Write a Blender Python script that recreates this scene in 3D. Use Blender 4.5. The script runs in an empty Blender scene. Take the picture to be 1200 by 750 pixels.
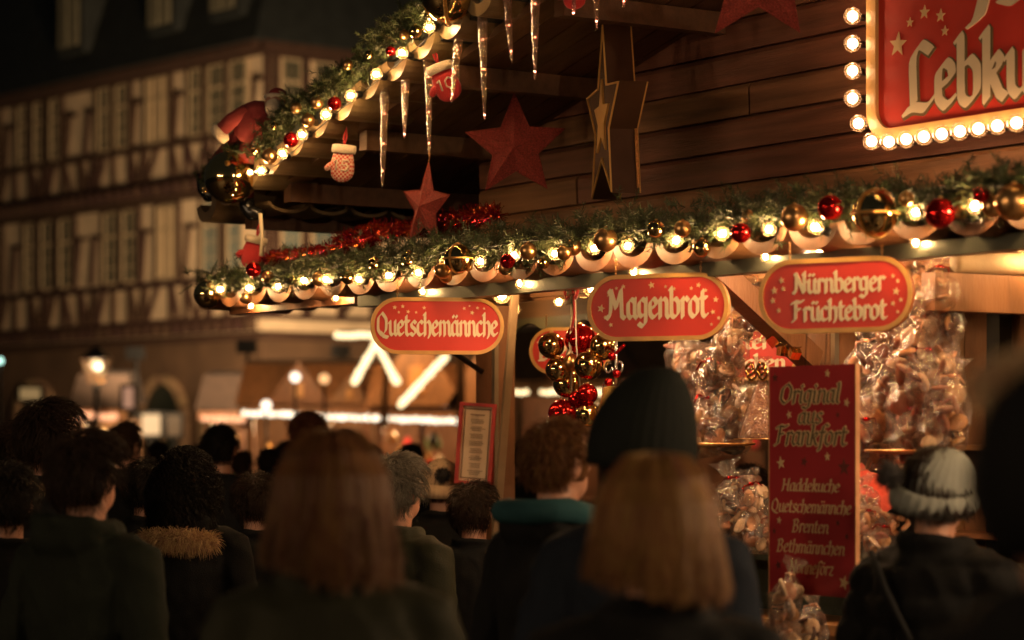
import bpy, math, random
from mathutils import Vector, Matrix, noise
R = random.Random(7)
SC = bpy.context.scene
PI = math.pi

# ------------------------------------------------------------------ camera, night sky, exposure
CAMZ, FPX, HOR = 1.65, 2833.0, 510.0
cam_d = bpy.data.cameras.new('camera'); cam = bpy.data.objects.new('camera', cam_d)
SC.collection.objects.link(cam); SC.camera = cam
cam.location = (0, 0, CAMZ); cam.rotation_euler = (PI/2, 0, 0)
cam_d.sensor_width = 36; cam_d.lens = 36*FPX/1200
cam_d.shift_y = (HOR-375)/1200
cam_d.clip_end = 500
cam_d.dof.use_dof = True; cam_d.dof.focus_distance = 8.7; cam_d.dof.aperture_fstop = 2.1
W = bpy.data.worlds.new('World'); SC.world = W; W.use_nodes = True
nt = W.node_tree; bg = nt.nodes['Background']
sky = nt.nodes.new('ShaderNodeTexSky'); sky.sky_type = 'NISHITA'; sky.sun_disc = False
sky.sun_elevation = math.radians(-4); sky.sun_rotation = math.radians(200)
tint = nt.nodes.new('ShaderNodeMixRGB'); tint.inputs[0].default_value = 0.85
tint.inputs[2].default_value = (0.085, 0.088, 0.076, 1)      # city glow on low winter cloud
nt.links.new(sky.outputs[0], tint.inputs[1]); nt.links.new(tint.outputs[0], bg.inputs[0])
bg.inputs[1].default_value = 0.11
SC.view_settings.view_transform = 'Standard'; SC.view_settings.look = 'None'
SC.view_settings.exposure = 0.12; SC.view_settings.gamma = 1.0
cy = SC.cycles
cy.use_denoising = True
try: cy.denoiser = 'OPENIMAGEDENOISE'
except Exception: pass
cy.max_bounces = 8; cy.transparent_max_bounces = 24; cy.diffuse_bounces = 3; cy.glossy_bounces = 4
cy.transmission_bounces = 4; cy.sample_clamp_indirect = 4; cy.sample_clamp_direct = 0
cy.caustics_reflective = False; cy.caustics_refractive = False

# ------------------------------------------------------------------ materials
MATS = {}
def new_mat(name):
    m = bpy.data.materials.new(name); m.use_nodes = True
    return m, m.node_tree, m.node_tree.nodes['Principled BSDF']
def N(t, typ, **kw):
    n = t.nodes.new(typ)
    for k, v in kw.items(): setattr(n, k, v)
    return n
def mat(name, col, rough=.6, metal=0, var=.25, vscale=8, bump=.2, bscale=60, stretch=(1,1,1), rnd=.0, spec=.5,
        island=0, sheen=0, coat=0, sub=0):
    if name in MATS: return MATS[name]
    m, t, b = new_mat(name)
    tc = N(t,'ShaderNodeTexCoord'); mp = N(t,'ShaderNodeMapping'); mp.inputs['Scale'].default_value = stretch
    t.links.new(tc.outputs['Object'], mp.inputs['Vector'])
    n1 = N(t,'ShaderNodeTexNoise'); n1.inputs['Scale'].default_value = vscale; n1.inputs['Detail'].default_value = 5
    t.links.new(mp.outputs[0], n1.inputs['Vector'])
    hs = N(t,'ShaderNodeHueSaturation'); hs.inputs['Color'].default_value = (*col, 1)
    mr = N(t,'ShaderNodeMapRange'); mr.inputs['From Min'].default_value = .25; mr.inputs['From Max'].default_value = .75
    mr.inputs['To Min'].default_value = 1-var; mr.inputs['To Max'].default_value = 1+var
    t.links.new(n1.outputs['Fac'], mr.inputs['Value'])
    last = mr.outputs[0]
    if rnd or island:
        if island: src = N(t,'ShaderNodeNewGeometry').outputs['Random Per Island']; a = island
        else: src = N(t,'ShaderNodeObjectInfo').outputs['Random']; a = rnd
        m2 = N(t,'ShaderNodeMapRange'); m2.inputs['To Min'].default_value = 1-a; m2.inputs['To Max'].default_value = 1+a
        t.links.new(src, m2.inputs['Value'])
        mu = N(t,'ShaderNodeMath', operation='MULTIPLY'); t.links.new(last, mu.inputs[0]); t.links.new(m2.outputs[0], mu.inputs[1])
        last = mu.outputs[0]
        m3 = N(t,'ShaderNodeMapRange'); m3.inputs['To Min'].default_value = .5-.04*min(1,a*2); m3.inputs['To Max'].default_value = .5+.04*min(1,a*2)
        t.links.new(src, m3.inputs['Value']); t.links.new(m3.outputs[0], hs.inputs['Hue'])
    t.links.new(last, hs.inputs['Value']); t.links.new(hs.outputs[0], b.inputs['Base Color'])
    b.inputs['Roughness'].default_value = rough; b.inputs['Metallic'].default_value = metal
    b.inputs['Specular IOR Level'].default_value = spec
    if coat: b.inputs['Coat Weight'].default_value = coat; b.inputs['Coat Roughness'].default_value = .08
    if sheen: b.inputs['Sheen Weight'].default_value = sheen
    if bump:
        n2 = N(t,'ShaderNodeTexNoise'); n2.inputs['Scale'].default_value = bscale; n2.inputs['Detail'].default_value = 4
        t.links.new(mp.outputs[0], n2.inputs['Vector'])
        bp = N(t,'ShaderNodeBump'); bp.inputs['Strength'].default_value = bump; bp.inputs['Distance'].default_value = .01
        t.links.new(n2.outputs['Fac'], bp.inputs['Height']); t.links.new(bp.outputs[0], b.inputs['Normal'])
    MATS[name] = m; return m
def emis(name, col, s):
    m, t, b = new_mat(name)
    b.inputs['Base Color'].default_value = (.02,.02,.02,1)
    b.inputs['Emission Color'].default_value = (*col,1); b.inputs['Emission Strength'].default_value = s
    MATS[name] = m; return m
def clear(name, col, base=.06, edge=.5, rough=.04, bump=0, bscale=40, body=0, bodycol=(1,1,1)):
    """thin clear stuff: transparent with a glossy film"""
    m, t, b = new_mat(name); t.nodes.remove(b)
    out = [n for n in t.nodes if n.type == 'OUTPUT_MATERIAL'][0]
    tr = N(t,'ShaderNodeBsdfTransparent'); tr.inputs[0].default_value = (*col,1)
    gl = N(t,'ShaderNodeBsdfGlossy'); gl.inputs['Roughness'].default_value = rough
    lw = N(t,'ShaderNodeLayerWeight'); lw.inputs[0].default_value = .5
    mr = N(t,'ShaderNodeMapRange'); mr.inputs['To Min'].default_value = base; mr.inputs['To Max'].default_value = edge
    t.links.new(lw.outputs['Facing'], mr.inputs['Value'])
    mx = N(t,'ShaderNodeMixShader'); t.links.new(mr.outputs[0], mx.inputs[0])
    t.links.new(tr.outputs[0], mx.inputs[1]); t.links.new(gl.outputs[0], mx.inputs[2])
    last = mx
    if body:
        df = N(t,'ShaderNodeBsdfTranslucent'); df.inputs[0].default_value = (*bodycol,1)
        d2 = N(t,'ShaderNodeBsdfDiffuse'); d2.inputs[0].default_value = (*bodycol,1)
        m0 = N(t,'ShaderNodeMixShader'); t.links.new(df.outputs[0], m0.inputs[1]); t.links.new(d2.outputs[0], m0.inputs[2])
        m2 = N(t,'ShaderNodeMixShader'); m2.inputs[0].default_value = body
        t.links.new(mx.outputs[0], m2.inputs[1]); t.links.new(m0.outputs[0], m2.inputs[2]); last = m2
    if bump:
        tc = N(t,'ShaderNodeTexCoord'); n2 = N(t,'ShaderNodeTexNoise'); n2.inputs['Scale'].default_value = bscale
        n2.inputs['Detail'].default_value = 3; n2.inputs['Distortion'].default_value = 1.5
        t.links.new(tc.outputs['Object'], n2.inputs['Vector'])
        bp = N(t,'ShaderNodeBump'); bp.inputs['Strength'].default_value = bump; bp.inputs['Distance'].default_value = .02
        t.links.new(n2.outputs['Fac'], bp.inputs['Height'])
        t.links.new(bp.outputs[0], gl.inputs['Normal']); t.links.new(bp.outputs[0], lw.inputs['Normal'])
    t.links.new(last.outputs[0], out.inputs[0]); MATS[name] = m; return m

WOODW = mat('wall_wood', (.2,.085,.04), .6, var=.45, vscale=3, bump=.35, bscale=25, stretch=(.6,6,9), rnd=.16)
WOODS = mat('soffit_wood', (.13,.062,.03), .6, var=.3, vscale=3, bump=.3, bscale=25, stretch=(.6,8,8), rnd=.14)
WOODB = mat('beam_wood', (.24,.11,.045), .5, var=.3, vscale=4, bump=.3, bscale=25, stretch=(4,4,1), rnd=.1)
WOODO = mat('orange_wood', (.36,.16,.065), .45, var=.25, vscale=5, bump=.25, bscale=30, rnd=.12)
TILE = mat('tile_clay', (.2,.09,.04), .5, var=.35, vscale=10, bump=.2, bscale=50, rnd=.12)
TILED = mat('tile_dark', (.2,.14,.07), .35, var=.3, vscale=10, bump=.2, bscale=50, rnd=.15)
STEEL = mat('grey_green_steel', (.16,.17,.13), .35, .6, var=.2, bump=.05)
BLACK = mat('black_iron', (.02,.02,.02), .4, .5, var=.2, bump=.1)
RED = mat('sign_red', (.6,.045,.03), .42, var=.1, vscale=5, bump=.05, spec=.3)
DRED = mat('panel_red', (.46,.035,.04), .45, var=.12, vscale=4, bump=.03, spec=.3)
OCHRE = mat('sign_ochre', (.62,.33,.09), .45, var=.22, vscale=12, bump=.1, bscale=80)
CREAM = mat('letter_cream', (.8,.66,.45), .5, var=.06, bump=0)
BUFF = mat('letter_buff', (.78,.55,.28), .5, var=.06, bump=0)
OLIVE = mat('letter_olive', (.16,.11,.045), .5, var=.1, bump=0)
NEEDLE = mat('fir_needles', (.055,.07,.025), .5, var=.4, vscale=6, bump=0, island=.5)
TWIG = mat('twig', (.09,.05,.025), .8, bump=0)
TINSEL = mat('red_tinsel', (.6,.02,.02), .25, .85, var=.3, bump=0, island=.5)
GOLD = mat('gold_mirror', (.9,.62,.26), .1, 1, var=.05, bump=.0)
GOLDM = mat('gold_satin', (.8,.45,.18), .32, 1, var=.1, bump=.02)
GOLDG = mat('gold_glitter', (.85,.5,.15), .35, 1, var=.4, vscale=200, bump=1, bscale=400)
REDM = mat('red_mirror', (.75,.02,.02), .08, .9, var=.05, bump=0)
REDG = mat('red_glitter', (.38,.055,.04), .5, .3, var=.6, vscale=170, bump=1, bscale=260)
FELT = mat('red_felt', (.55,.03,.03), .9, var=.15, bump=.4, bscale=200, sheen=.3)
FELTD = mat('dark_red_felt', (.24,.03,.028), .9, var=.2, bump=.4, bscale=200)
FUR = mat('cream_felt', (.75,.6,.42), .9, var=.15, bump=.5, bscale=150, sheen=.3)
PLAST = mat('plaster', (.74,.56,.36), .9, var=.2, vscale=2, bump=.2, bscale=10)
TIMB = mat('timber', (.06,.027,.016), .8, var=.3, vscale=4, bump=.2, bscale=20, rnd=.2)
STONE = mat('sandstone', (.12,.062,.036), .9, var=.3, vscale=1.5, bump=.4, bscale=8, rnd=.15)
STONEL = mat('pale_stone', (.32,.2,.11), .9, var=.25, vscale=2, bump=.4, bscale=12, rnd=.15)
SLATE = mat('slate', (.03,.034,.032), .6, var=.3, vscale=3, bump=.4, bscale=14)
WFRAME = mat('window_frame', (.5,.38,.23), .6, var=.1, bump=.05)
PAPER = mat('paper', (.66,.5,.34), .8, var=.05, bump=0)
INK = mat('ink', (.13,.07,.05), .8, var=.1, bump=0)
SKIN = mat('skin', (.45,.22,.14), .5, var=.12, vscale=12, bump=.08, bscale=120)
GOLDR = mat('ribbon', (.7,.35,.2), .3, .3, var=.2, bump=0)
CELLO = clear('cellophane', (.99,.94,.88), .07, .5, .2, bump=1.0, bscale=26, body=.03, bodycol=(.9,.7,.6))
BGLASS = clear('bulb_glass', (1,.86,.62), .05, .6, .03, body=.03, bodycol=(1,.7,.35))
ICE = clear('icicle_acrylic', (.9,.75,.55), .16, .85, .12, bump=1.0, bscale=70, body=.1, bodycol=(.9,.65,.4))
GLASSD = mat('dark_pane', (.03,.04,.03), .25, var=.2, bump=.02, bscale=5, spec=.15)
FIL = emis('filament_glow', (1.0,.66,.37), 380)
SIGNB = emis('sign_bulb_glow', (1.0,.6,.34), 30)
FARB = emis('far_bulb_glow', (1.0,.74,.38), 2.3)
FARW = emis('far_white_glow', (1.0,.84,.6), 2.4)
FARO = emis('far_orange_glow', (1.0,.42,.2), 1.6)
PINK = emis('icicle_led', (1.0,.28,.18), 14)

# ------------------------------------------------------------------ builders
COL = SC.collection
class MB:
    def __init__(s): s.v = []; s.f = []; s.sm = []
    def add(s, vs, fs, smooth=False, M=None):
        o = len(s.v)
        if M is not None: vs = [M @ Vector(p) for p in vs]
        s.v += [tuple(p) for p in vs]; s.f += [tuple(i+o for i in f) for f in fs]; s.sm += [smooth]*len(fs)
        return s
    def box(s, c, size, M=None):
        x,y,z = c; a,b,d = size[0]/2, size[1]/2, size[2]/2
        vs = [(x+i*a,y+j*b,z+k*d) for i in (-1,1) for j in (-1,1) for k in (-1,1)]
        return s.add(vs, [(0,1,3,2),(4,6,7,5),(0,4,5,1),(2,3,7,6),(0,2,6,4),(1,5,7,3)], False, M)
    def beam(s, p, q, w, h, up=(0,0,1)):
        p, q = Vector(p), Vector(q); d = (q-p); L = d.length; d.normalize()
        side = d.cross(Vector(up)); 
        if side.length < 1e-4: side = d.cross(Vector((1,0,0)))
        side.normalize(); u = side.cross(d)
        vs = []
        for e in (p, q):
            for a, b in ((-1,-1),(1,-1),(1,1),(-1,1)): vs.append(e+side*a*w/2+u*b*h/2)
        return s.add(vs, [(0,3,2,1),(4,5,6,7),(0,1,5,4),(1,2,6,5),(2,3,7,6),(3,0,4,7)])
    def tube(s, pts, rad, n=6, smooth=True, cap=True):
        pts = [Vector(p) for p in pts]; rs = rad if isinstance(rad,(list,tuple)) else [rad]*len(pts)
        o = []; prev = None
        for i, p in enumerate(pts):
            d = (pts[min(i+1,len(pts)-1)]-pts[max(i-1,0)]).normalized()
            if prev is None:
                a = d.cross(Vector((0,0,1)));
                if a.length < .05: a = d.cross(Vector((1,0,0)))
            else: a = prev - d*prev.dot(d)
            a.normalize(); prev = a; b = d.cross(a)
            o += [p+(a*math.cos(2*PI*k/n)+b*math.sin(2*PI*k/n))*rs[i] for k in range(n)]
        f = [(i*n+k, i*n+(k+1)%n, (i+1)*n+(k+1)%n, (i+1)*n+k) for i in range(len(pts)-1) for k in range(n)]
        if cap: f += [tuple(range(n))[::-1], tuple(range((len(pts)-1)*n, len(pts)*n))]
        return s.add(o, f, smooth)
    def loft(s, rings, smooth=True, cap=True, M=None):
        n = len(rings[0]); o = [p for r in rings for p in r]
        f = [(i*n+k, i*n+(k+1)%n, (i+1)*n+(k+1)%n, (i+1)*n+k) for i in range(len(rings)-1) for k in range(n)]
        if cap: f += [tuple(range(n))[::-1], tuple(range((len(rings)-1)*n, len(rings)*n))]
        return s.add(o, f, smooth, M)
    def lathe(s, prof, n=16, c=(0,0,0), smooth=True, sq=(1,1), M=None):
        return s.loft([[(c[0]+r*sq[0]*math.cos(2*PI*k/n), c[1]+r*sq[1]*math.sin(2*PI*k/n), c[2]+z) for k in range(n)] for r, z in prof], smooth, True, M)
    def ball(s, c, r, n=12, m=8, M=None, smooth=True):
        r = r if isinstance(r,(tuple,list)) else (r,r,r)
        rings = []
        for i in range(m+1):
            a = -PI/2+PI*i/m; a = max(min(a, PI/2-.03), -PI/2+.03)
            rings.append([(c[0]+r[0]*math.cos(a)*math.cos(2*PI*k/n), c[1]+r[1]*math.cos(a)*math.sin(2*PI*k/n), c[2]+r[2]*math.sin(a)) for k in range(n)])
        return s.loft(rings, smooth, True, M)
    def prism(s, poly, y0, y1, smooth=False, M=None):
        """poly in x,z extruded along y; outline may be concave (fan from its centre)"""
        n = len(poly); cx = sum(p[0] for p in poly)/n; cz = sum(p[1] for p in poly)/n
        vs = [(p[0],y0,p[1]) for p in poly]+[(p[0],y1,p[1]) for p in poly]+[(cx,y0,cz),(cx,y1,cz)]
        f = []
        for i in range(n):
            j = (i+1)%n; f += [(i,j,2*n),(n+j,n+i,2*n+1),(i,n+i,n+j,j)]
        return s.add(vs, f, smooth, M)
    def mesh(s, name):
        me = bpy.data.meshes.new(name); me.from_pydata(s.v, [], s.f)
        me.polygons.foreach_set('use_smooth', s.sm); me.update(); return me
def place(o, parent=None, loc=None, rot=None, scale=None):
    COL.objects.link(o)
    if parent is not None: o.parent = parent
    if loc is not None: o.location = loc
    if rot is not None: o.rotation_euler = rot
    if scale is not None: o.scale = scale if isinstance(scale,(tuple,list)) else (scale,)*3
    return o
def obj(name, mb, material, parent=None, loc=None, rot=None, scale=None, label=None, kind=None):
    me = mb if isinstance(mb, bpy.types.Mesh) else mb.mesh(name)
    o = bpy.data.objects.new(name, me)
    if material is not None:
        if not me.materials: me.materials.append(material)
        elif me.materials[0] != material:
            o.material_slots[0].link = 'OBJECT'; o.material_slots[0].material = material
    if label: o['label'] = label
    if kind: o['kind'] = kind
    return place(o, parent, loc, rot, scale)
def tag(o, label, cat, group=None):
    o['label'] = label; o['category'] = cat
    if group: o['group'] = group
    return o
def thing(name, label, cat, loc=(0,0,0), rz=0, group=None, rot=None, scale=None):
    o = bpy.data.objects.new(name, None); o.empty_display_size = .1
    place(o, None, loc, rot or (0,0,rz), scale); return tag(o, label, cat, group)
def lamp(name, loc, power, col, r=.05, parent=None):
    l = bpy.data.lights.new(name, 'POINT'); l.energy = power; l.color = col; l.shadow_soft_size = r
    o = bpy.data.objects.new(name, l); return place(o, parent, loc)
def nth(i):
    tens = {2:'twenty',3:'thirty',4:'forty'}; o = ['','first','second','third','fourth','fifth','sixth','seventh','eighth','ninth','tenth','eleventh','twelfth','thirteenth','fourteenth','fifteenth','sixteenth','seventeenth','eighteenth','nineteenth']
    return o[i] if i < 20 else (tens[i//10][:-1]+'ieth' if i%10 == 0 else tens[i//10]+'-'+o[i%10])
ORD = ['first','second','third','fourth','fifth','sixth','seventh','eighth','ninth','tenth','eleventh','twelfth']

# stall frame: u along the front (towards the right, nearer), v into the stall
U2 = Vector((.554,-.833,0)).normalized(); V2 = Vector((.833,.554,0)).normalized()
O2 = Vector((-1.316,10.65,0)); TH = math.atan2(U2.y, U2.x)
def F(u, v, z): return O2+U2*u+V2*v+Vector((0,0,z))
def at(px, py, v):
    """point on the stall plane v seen at photo pixel px,py -> (u, z, world)"""
    k = (px-600)/FPX; P = O2+V2*v
    u = (k*P.y-P.x)/(U2.x-k*U2.y); Y = P.y+U2.y*u
    z = CAMZ+(HOR-py)/FPX*Y
    return u, z, F(u, v, z)
def far(px, py, Y): return Vector(((px-600)/FPX*Y, Y, CAMZ+(HOR-py)/FPX*Y))

# ------------------------------------------------------------------ lettering: broad-nib strokes
G = {
'a':(.60,[[(.42,.84),(.24,.98),(.05,.8),(.05,.2),(.2,.02),(.42,.24)],[(.43,.98),(.43,.14),(.55,.03)]]),
'b':(.60,[[(.0,1.42),(.09,1.5),(.09,.14),(.26,.01),(.49,.2),(.49,.76),(.32,.97),(.09,.78)]]),
'c':(.50,[[(.43,.84),(.28,.98),(.06,.8),(.06,.2),(.24,.02),(.44,.15)]]),
'd':(.60,[[(.44,.84),(.25,.98),(.05,.78),(.05,.2),(.2,.02),(.44,.24)],[(.36,1.45),(.45,1.5),(.45,.14),(.56,.03)]]),
'e':(.51,[[(.1,.47),(.42,.66),(.38,.88),(.25,.98),(.06,.8),(.06,.2),(.24,.02),(.44,.17)]]),
'f':(.42,[[(.5,1.4),(.36,1.52),(.18,1.34),(.18,-.2),(.08,-.35)],[(.0,.95),(.4,.95)]]),
'g':(.60,[[(.43,.84),(.24,.98),(.05,.8),(.05,.26),(.2,.08),(.43,.28)],[(.44,.98),(.44,-.22),(.26,-.4),(.04,-.26)]]),
'h':(.60,[[(.0,1.42),(.09,1.5),(.09,.02)],[(.09,.74),(.32,.98),(.48,.8),(.48,.15),(.38,-.1)]]),
'i':(.30,[[(.0,.86),(.1,.97),(.1,.13),(.22,.02)],[(.07,1.34),(.13,1.26)]]),
'k':(.56,[[(.0,1.42),(.09,1.5),(.09,.02)],[(.1,.55),(.32,.97),(.44,.82),(.34,.6),(.12,.52)],[(.22,.54),(.4,.12),(.52,.03)]]),
'l':(.32,[[(.0,1.42),(.1,1.5),(.1,.13),(.22,.02)]]),
'm':(.94,[[(.0,.86),(.1,.97),(.1,.02)],[(.1,.74),(.3,.98),(.44,.84),(.44,.02)],[(.44,.74),(.64,.98),(.78,.84),(.78,.13),(.9,.02)]]),
'n':(.62,[[(.0,.86),(.1,.97),(.1,.02)],[(.1,.74),(.32,.98),(.47,.84),(.47,.13),(.58,.02)]]),
'o':(.58,[[(.27,.99),(.05,.78),(.05,.22),(.25,.01),(.48,.22),(.48,.78),(.27,.99)]]),
'r':(.44,[[(.0,.86),(.1,.97),(.1,.02)],[(.1,.74),(.28,.98),(.42,.84)]]),
's':(.50,[[(.43,.84),(.27,.98),(.08,.82),(.12,.6),(.38,.42),(.42,.2),(.25,.01),(.04,.15)]]),
't':(.42,[[(.14,1.3),(.14,.16),(.28,.02),(.4,.12)],[(.0,.95),(.36,.95)]]),
'u':(.62,[[(.0,.86),(.09,.97),(.09,.18),(.24,.02),(.46,.24)],[(.46,.98),(.46,.14),(.58,.03)]]),
'z':(.50,[[(.04,.94),(.42,.94),(.06,.06),(.46,.06)]]),
'Q':(.92,[[(.42,1.5),(.12,1.2),(.1,.36),(.42,.0),(.72,.34),(.74,1.1),(.42,1.5)],[(.3,.2),(.55,-.05),(.85,-.12)]]),
'O':(.92,[[(.46,1.5),(.12,1.15),(.1,.36),(.42,.0),(.76,.34),(.78,1.1),(.46,1.5)]]),
'M':(1.12,[[(-.04,.12),(.08,.02),(.2,.4),(.22,1.3),(.1,1.42)],[(.22,1.4),(.5,.55)],[(.5,.55),(.78,1.46)],[(.78,1.4),(.84,.14),(1.0,.03)]]),
'N':(.88,[[(-.02,.12),(.1,.02),(.18,.4),(.2,1.3),(.08,1.42)],[(.16,1.42),(.66,.08)],[(.6,1.36),(.7,1.5),(.7,.1)]]),
'F':(.74,[[(.24,1.36),(.22,.16),(.04,.02)],[(-.02,1.28),(.24,1.44),(.5,1.34),(.72,1.46)],[(.22,.82),(.5,.86)]]),
'L':(.74,[[(.62,1.3),(.38,1.48),(.16,1.2),(.2,.2)],[(-.02,.02),(.2,.12),(.5,.05),(.68,.24)]]),
'B':(.78,[[(.16,1.42),(.16,.03)],[(.0,1.32),(.38,1.48),(.6,1.2),(.42,.82),(.16,.8)],[(.42,.82),(.66,.5),(.48,.04),(.06,.04)]]),
'H':(.88,[[(.06,1.38),(.16,1.46),(.16,.14),(.06,.02)],[(.66,1.46),(.66,.14),(.78,.03)],[(.16,.76),(.66,.8)]]),
' ':(.4,[]),
}
for a, b in (('ä','a'),('ö','o'),('ü','u')):
    G[a] = (G[b][0], G[b][1]+[[(.12,1.32),(.17,1.25)],[(.36,1.32),(.41,1.25)]])
def hull(pts):
    pts = sorted(set(pts)); 
    def half(ps):
        h = []
        for p in ps:
            while len(h) > 1 and (h[-1][0]-h[-2][0])*(p[1]-h[-2][1])-(h[-1][1]-h[-2][1])*(p[0]-h[-2][0]) <= 0: h.pop()
            h.append(p)
        return h[:-1]
    return half(pts)+half(pts[::-1])
def smooth_line(pl):
    if len(pl) < 4: return pl
    o = [pl[0]]
    for i in range(1, len(pl)-1):
        a, b, c = pl[i-1], pl[i], pl[i+1]
        o += [(b[0]+(a[0]-b[0])*.25, b[1]+(a[1]-b[1])*.25), (b[0]+(a[0]+c[0]-2*b[0])*.06, b[1]+(a[1]+c[1]-2*b[1])*.06), (b[0]+(c[0]-b[0])*.25, b[1]+(c[1]-b[1])*.25)]
    return o+[pl[-1]]
def text_width(txt, sp=0): return sum(G[c][0]+sp for c in txt)
def write(mb, txt, cx, y0, width, h, nib=.24, ang=45, thin=.07, shear=0, grow=0, off=.002, sp=.02, rise=0):
    """txt centred on cx, baseline y0, x-height h, in the x-z plane facing -y"""
    tw = text_width(txt, sp); sx = width/tw; x = cx-width/2; a = math.radians(ang); k = 0
    ca, sa = math.cos(a), math.sin(a); hw, ht = nib/2+grow, thin/2+grow
    pen = [(ca*i*hw-sa*j*ht, sa*i*hw+ca*j*ht) for i in (-1,1) for j in (-1,1)]
    for ch in txt:
        adv, strokes = G[ch]
        for st in strokes:
            st = smooth_line(st)
            for p, q in zip(st, st[1:]):
                pts = []
                for e in (p, q):
                    for d in pen:
                        X = e[0]+d[0]*.8; Z = e[1]+d[1]
                        pts.append((round(x+(X+shear*Z)*sx,6), round(y0+Z*h+rise*(x+X*sx-cx),6)))
                hp = hull(pts); k += 1; y = -off-(k%9)*.00003
                n = len(hp)
                mb.add([(p_[0],y,p_[1]) for p_ in hp]+[(p_[0],0,p_[1]) for p_ in hp],
                       [tuple(range(n))]+[(i,n+i,n+(i+1)%n,(i+1)%n) for i in range(n)])
        x += (adv+sp)*sx
def star_poly(r, n=5, inner=.42, rot=0, sx=1):
    return [(sx*(r if i%2==0 else r*inner)*math.sin(rot+PI*i/n), (r if i%2==0 else r*inner)*math.cos(rot+PI*i/n)) for i in range(2*n)]
def star(mb, x, z, r, off=.002, rot=0):
    mb.prism([(x+a, z+b) for a, b in star_poly(r, rot=rot)], -off, 0)

# ================================================================== SETTING
g = MB(); n = 40
for i in range(n+1):
    for j in range(n+1): g.v.append((-150+300*i/n, -30+300*j/n, 0))
g.f = [(i*(n+1)+j,(i+1)*(n+1)+j,(i+1)*(n+1)+j+1,i*(n+1)+j+1) for i in range(n) for j in range(n)]; g.sm = [False]*len(g.f)
gm, gt, gb = new_mat('cobbles')
vt = N(gt,'ShaderNodeTexVoronoi'); vt.feature = 'DISTANCE_TO_EDGE'; vt.inputs['Scale'].default_value = 7
tcg = N(gt,'ShaderNodeTexCoord'); gt.links.new(tcg.outputs['Object'], vt.inputs['Vector'])
rp = N(gt,'ShaderNodeValToRGB'); rp.color_ramp.elements[0].color = (.015,.013,.012,1); rp.color_ramp.elements[1].color = (.07,.06,.055,1); rp.color_ramp.elements[1].position = .12
gt.links.new(vt.outputs['Distance'], rp.inputs[0]); gt.links.new(rp.outputs[0], gb.inputs['Base Color'])
bp = N(gt,'ShaderNodeBump'); bp.inputs['Distance'].default_value = .03; gt.links.new(vt.outputs['Distance'], bp.inputs['Height']); gt.links.new(bp.outputs[0], gb.inputs['Normal'])
gb.inputs['Roughness'].default_value = .45
obj('ground', g, gm, kind='structure')

# ------------------------------------------------------------------ half-timbered house
HC = Vector((-4.65,45,0)); HX = Vector((.646,-.763,0)).normalized(); HTH = math.atan2(HX.y, HX.x)
house = thing('timber_framed_house', 'tall half-timbered corner house with cream panels and rows of windows', 'house', HC, HTH)
def hs(px, y0=0):
    k = (px-600)/FPX; P = HC+Vector((-HX.y,HX.x,0))*y0
    return (k*P.y-P.x)/(HX.x-k*HX.y)
def ht(px):
    k = (px-600)/FPX; return (k*HC.y-HC.x)/(-HX.y-k*HX.x)
LX = -17.0
m = MB(); m.box((LX/2,4.5,6.25),(abs(LX),9,5.3)); obj('wall', m, PLAST, house)
m = MB(); m.box((LX/2,4.6,1.75),(abs(LX)-.3,9,3.5)); obj('ground_floor_wall', m, STONE, house)
# roof, steep, with dormers
m = MB(); m.loft([[(LX-.4,-.45,8.95),(.45,-.45,8.95),(.45,9.4,8.95),(LX-.4,9.4,8.95)],[(LX+.4,1.6,15),(-.9,1.6,15),(-.9,7.4,15),(LX+.4,7.4,15)]], False); obj('roof', m, SLATE, house)
m = MB(); m.beam((LX,-.2,8.93),(.2,-.2,8.93),.3,.22); m.beam((.2,-.2,8.93),(.2,9,8.93),.3,.22); obj('cornice', m, TIMB, house)
def tim(p, q, w=.12, d=.1, nm='timber'):
    m = MB(); m.beam(p, q, d, w) if abs(Vector(q).z-Vector(p).z) < 1e-3 else m.beam(p, q, d, w, up=(0,1,0)); return obj(nm, m, TIMB, house)
def hpt(f, s, z, o=0):     # f 0: long front, 1: right flank
    return (s, -.03-o, z) if f == 0 else (.03+o, s, z)
def htim(f, s0, z0, s1, z1, w=.12):
    p, q = Vector(hpt(f,s0,z0)), Vector(hpt(f,s1,z1)); d = (q-p).normalized(); nrm = Vector((0,-1,0)) if f == 0 else Vector((1,0,0))
    m = MB(); side = d.cross(nrm); vs = []
    for e in (p,q):
        for a,b in ((-1,-.06),(1,-.06),(1,.05),(-1,.05)): vs.append(e+side*a*w/2+nrm*b)
    m.add(vs,[(0,3,2,1),(4,5,6,7),(0,1,5,4),(1,2,6,5),(2,3,7,6),(3,0,4,7)]); return obj('timber', m, TIMB, house)
WG = {}
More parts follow.
